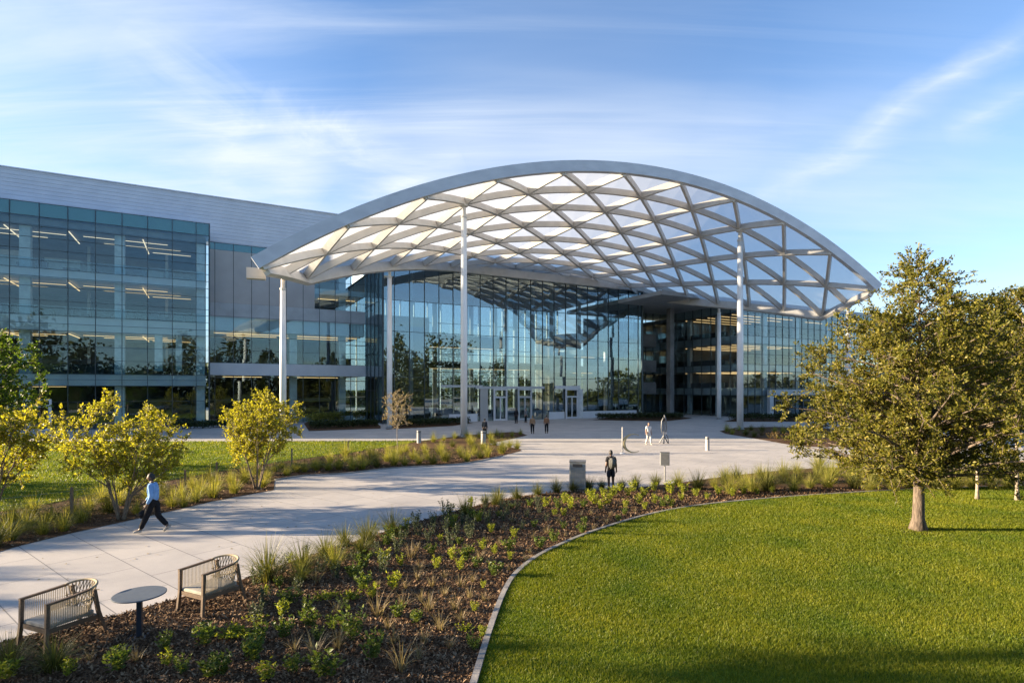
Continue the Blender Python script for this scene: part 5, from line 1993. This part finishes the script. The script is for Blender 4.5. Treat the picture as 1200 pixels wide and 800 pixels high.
def person(label, loc, rz, H, sk, top, legs, shoe, hair, pose=None, style='short', sleeves='long', shorts=False, face=0.0, tilt=0.0):
    s = H / 1.76
    J = {'pelvis': (0, 0, .95), 'spine': (0, .0, 1.12), 'chest': (0, .005, 1.30), 'neck': (0, -.005, 1.475), 'skull': (0, .012, 1.56),
         'shl': (-.175, 0, 1.41), 'ell': (-.225, -.03, 1.13), 'wrl': (-.235, .04, .89), 'shr': (.175, 0, 1.41), 'elr': (.225, -.03, 1.13), 'wrr': (.235, .04, .89),
         'hil': (-.09, 0, .90), 'knl': (-.10, .02, .50), 'anl': (-.10, -.02, .09), 'tol': (-.115, .13, .035), 'hir': (.09, 0, .90), 'knr': (.10, .02, .50), 'anr': (.10, -.02, .09), 'tor': (.115, .13, .035)}
    if pose:
        J.update(pose)
    J = {k: Vector(v) * s for k, v in J.items()}
    Rr = {'pelvis': (.135, .11), 'spine': (.12, .095), 'chest': (.14, .105), 'neck': .052, 'skull': .055, 'sh': .058, 'el': .043, 'wr': .028, 'hi': .085, 'kn': .056, 'an': .038, 'to': .034}

    def rr(n, k=1.0, ex=0.0):
        k = k * 1.17
        v = Rr.get(n, Rr.get(n[:2]))
        return tuple((q * k + ex) * s for q in v) if hasattr(v, '__len__') else (v * k + ex) * s
    t = thing('person', label, 'person', (loc[0], loc[1], 0.0), rz)
    msk = skin(sk)
    edges = [('pelvis', 'spine'), ('spine', 'chest'), ('chest', 'neck'), ('neck', 'skull')]
    for q in 'lr':
        edges += [('chest', 'sh' + q), ('sh' + q, 'el' + q), ('el' + q, 'wr' + q), ('pelvis', 'hi' + q), ('hi' + q, 'kn' + q), ('kn' + q, 'an' + q), ('an' + q, 'to' + q)]
    me = grow(J, edges, {n: rr(n) for n in J}, 'pelvis')
    bm = bmesh.new()
    bm.from_mesh(me)
    hc = J['skull'] + Vector((0, .018 * s, .085 * s))
    R = head_mesh(bm, hc, face, s, tilt)
    for q, sd_ in (('l', 1), ('r', -1)):
        d = J['wr' + q] - J['el' + q]
        hand_into(bm, J['wr' + q], d, Vector((sd_ * 1.0, .2, 0)), s, .42, sd_)
    bm.to_mesh(me)
    bm.free()
    me.materials.clear()
    me.materials.append(msk)
    me.materials.append(M['interior_dark'])
    body = link('body', me, t)
    link('hair', hair_mesh(hc, R, s, style), body).data.materials.append(pm('hair', hair, .6))
    # shirt
    K = {'waist': J['pelvis'] - Vector((0, 0, .075 * s)), 'spine': J['spine'], 'chest': J['chest'], 'collar': J['neck'] - Vector((0, 0, .03 * s))}
    KR = {'waist': rr('pelvis', 1.04, .012), 'spine': rr('spine', 1.08, .016), 'chest': rr('chest', 1.13, .014), 'collar': rr('neck', 1.5)}
    E = [('waist', 'spine'), ('spine', 'chest'), ('chest', 'collar')]
    for q in 'lr':
        K['sh' + q] = J['sh' + q]
        KR['sh' + q] = rr('sh', 1.15, .006)
        if sleeves == 'long':
            K['el' + q] = J['el' + q]
            KR['el' + q] = rr('el', 1.15, .007)
            K['cu' + q] = J['wr' + q] * .9 + J['el' + q] * .1
            KR['cu' + q] = rr('wr', 1.2, .007)
            E += [('sh' + q, 'el' + q), ('el' + q, 'cu' + q)]
        else:
            K['cu' + q] = J['sh' + q] * .35 + J['el' + q] * .65
            KR['cu' + q] = rr('el', 1.2, .016)
            E += [('sh' + q, 'cu' + q)]
        E += [('chest', 'sh' + q)]
    sm = grow(K, E, KR, 'chest')
    sm.materials.clear()
    sm.materials.append(top)
    link('shirt', sm, t)
    K = {'top': J['pelvis'] + Vector((0, 0, .13 * s)), 'pelvis': J['pelvis'] - Vector((0, 0, .03 * s))}
    KR = {'top': rr('pelvis', 0.95, .0), 'pelvis': rr('pelvis', 1.02, .012)}
    E = [('top', 'pelvis')]
    for q in 'lr':
        K['hi' + q] = J['hi' + q]
        KR['hi' + q] = rr('hi', 1.06, .01)
        K['kn' + q] = J['kn' + q] if not shorts else J['kn' + q] * .9 + J['hi' + q] * .1
        KR['kn' + q] = rr('kn', 1.1, .012 if not shorts else .03)
        E += [('pelvis', 'hi' + q), ('hi' + q, 'kn' + q)]
        if not shorts:
            K['he' + q] = J['an' + q] * .92 + J['kn' + q] * .08
            KR['he' + q] = rr('an', 1.25, .018)
            E += [('kn' + q, 'he' + q)]
    tm = grow(K, E, KR, 'pelvis')
    tm.materials.clear()
    tm.materials.append(legs)
    link('shorts' if shorts else 'trousers', tm, t)
    for q in 'lr':
        a, b = J['an' + q], J['to' + q]
        d = (b - a)
        K = {'h': a - d * .28 - Vector((0, 0, .035 * s)), 'a': a, 'm': a + d * .55 - Vector((0, 0, .012 * s)), 't': b + d * .25}
        KR = {'h': .036 * s, 'a': .05 * s, 'm': .046 * s, 't': .034 * s}
        fm = grow(K, [('h', 'a'), ('a', 'm'), ('m', 't')], KR, 'a')
        fm.materials.clear()
        fm.materials.append(shoe)
        link('shoe', fm, t)
    return t


def cloth(name, c, c2=None):
    return pm(name, c, .85, col2=c2, scale=12, bump=.3, bscale=30, spec=.2)


black = cloth('black_cloth', (.012, .012, .014))
navy = cloth('dark_navy_cloth', (.018, .022, .032))
blue_s = cloth('light_blue_shirt', (.20, .36, .60), (.16, .30, .52))
white_s = cloth('white_cloth', (.60, .585, .555))
tan_s = cloth('tan_jacket', (.34, .20, .11))
rust_s = cloth('brown_orange_jacket', (.28, .14, .07))
grey_s = cloth('grey_cloth', (.16, .16, .17))
pale_shoe = cloth('pale_shoes', (.36, .34, .30))
dark_shoe = cloth('dark_shoes', (.03, .03, .03))
BR, LT = (.12, .066, .042), (.42, .26, .18)
# man striding to the left, towards the camera a little; local +y is his heading
mx, my = G(180, 624)
person('man in light blue shirt and black trousers walking left along the path', (mx, my), rad(98), 1.74, BR, blue_s, black, pale_shoe, (.012, .01, .009),
       {'hil': (-.09, .02, .90), 'knl': (-.10, .15, .50), 'anl': (-.10, .33, .11), 'tol': (-.11, .47, .07),
        'hir': (.09, -.02, .90), 'knr': (.10, -.08, .49), 'anr': (.10, -.36, .17), 'tor': (.11, -.25, .05),
        'ell': (-.26, -.06, 1.12), 'wrl': (-.24, .08, .87), 'elr': (.25, .12, 1.12), 'wrr': (.25, .34, .90), 'chest': (0, .03, 1.30), 'neck': (0, .035, 1.475), 'skull': (0, .055, 1.56),
        'shl': (-.18, .01, 1.41), 'shr': (.175, .05, 1.41)}, face=0.25, tilt=-.12)
# what he carries
fx, fy = -math.sin(rad(98)), math.cos(rad(98))
t = thing('shoulder_bag', 'small dark bag hanging by its strap from the hand of the man in blue', 'bag', (mx + fx * .40 + math.cos(rad(98)) * .25, my + fy * .40 + math.sin(rad(98)) * .25, -.05))
m_ = MB()
m_.lathe([(.02, .42), (.085, .44), (.125, .52), (.12, .60), (.06, .66), (.02, .67)], 14)
m_.build('pouch', black, t, True)
m_ = MB()
m_.tube([(-.05, 0, .63), (0.0, .0, .80), (.03, .0, .90), (.05, 0, .80), (.05, 0, .63)], .009, 6)
m_.build('strap', M['interior_dark'], t)
bx, by = G(716, 574)
person('person in dark top and black shorts seen from behind at the near plaza edge', (bx, by), rad(12), 1.66, BR, black, navy, dark_shoe, (.015, .012, .01), {'tol': (-.12, .12, .035), 'wrr': (.26, .02, .88)},
       sleeves='short', shorts=True)
t = thing('rucksack', 'grey green rucksack on the back of the person in black shorts', 'rucksack', (bx, by, 0), rad(12))
bm = bmesh.new()
bmesh.ops.create_cube(bm, size=1)
bmesh.ops.scale(bm, vec=(.29, .16, .44), verts=bm.verts)
bmesh.ops.bevel(bm, geom=bm.edges[:], offset=.06, segments=3, affect='EDGES')
bmesh.ops.translate(bm, vec=(-.02, -.20, 1.14), verts=bm.verts)
me = bpy.data.meshes.new('bag')
bm.to_mesh(me)
bm.free()
me.materials.append(cloth('rucksack_cloth', (.14, .14, .125)))
me.polygons.foreach_set('use_smooth', [True] * len(me.polygons))
rk = link('bag', me, t)
for sx_ in (-.11, .09):
    m_ = MB()
    m_.tube([(sx_, -.15, 1.33), (sx_, -.05, 1.425), (sx_, .10, 1.40), (sx_, .135, 1.22)], .018, 6)
    m_.build('strap', M['interior_dark'], t)
px_, py_ = G(760, 521)
person('person in white top and white trousers walking on the sunlit plaza', (px_, py_), rad(200), 1.70, (.30, .18, .12), white_s, cloth('cream_trousers', (.52, .50, .46)), pale_shoe, (.03, .02, .015),
       {'knl': (-.10, .16, .51), 'anl': (-.10, .2, .1), 'tol': (-.11, .33, .06), 'anr': (.1, -.22, .13), 'tor': (.11, -.1, .04), 'knr': (.1, .0, .49)}, sleeves='short')
px_, py_ = G(624, 508)
person('person in tan jacket, left of the pair walking towards the entrance', (px_, py_), rad(4), 1.72, LT, tan_s, black, dark_shoe, (.25, .17, .08), {'knl': (-.10, .1, .5), 'anr': (.1, -.12, .1), 'tor': (.11, .02, .04)}, style='long')
px_, py_ = G(640.5, 507.5)
person('person in rust brown jacket, right of the pair walking to the entrance', (px_, py_), rad(-4), 1.74, LT, rust_s, black, dark_shoe, (.05, .03, .02), {'knr': (.10, .1, .5), 'anl': (-.1, -.12, .1), 'tol': (-.11, .02, .04)})
px_, py_ = G(605, 496)
person('person in a black suit standing left of the entrance doors', (px_, py_), rad(160), 1.86, BR, black, black, dark_shoe, (.012, .01, .01))
px_, py_ = G(616, 495)
person('person in dark grey clothes beside the black suited one at the doors', (px_, py_), rad(230), 1.80, LT, grey_s, black, dark_shoe, (.03, .02, .015))
px_, py_ = G(568, 513.5)
person('person in dark jacket partly hidden behind a bollard in the grasses', (px_, py_), rad(-30), 1.72, LT, navy, black, dark_shoe, (.04, .03, .02))
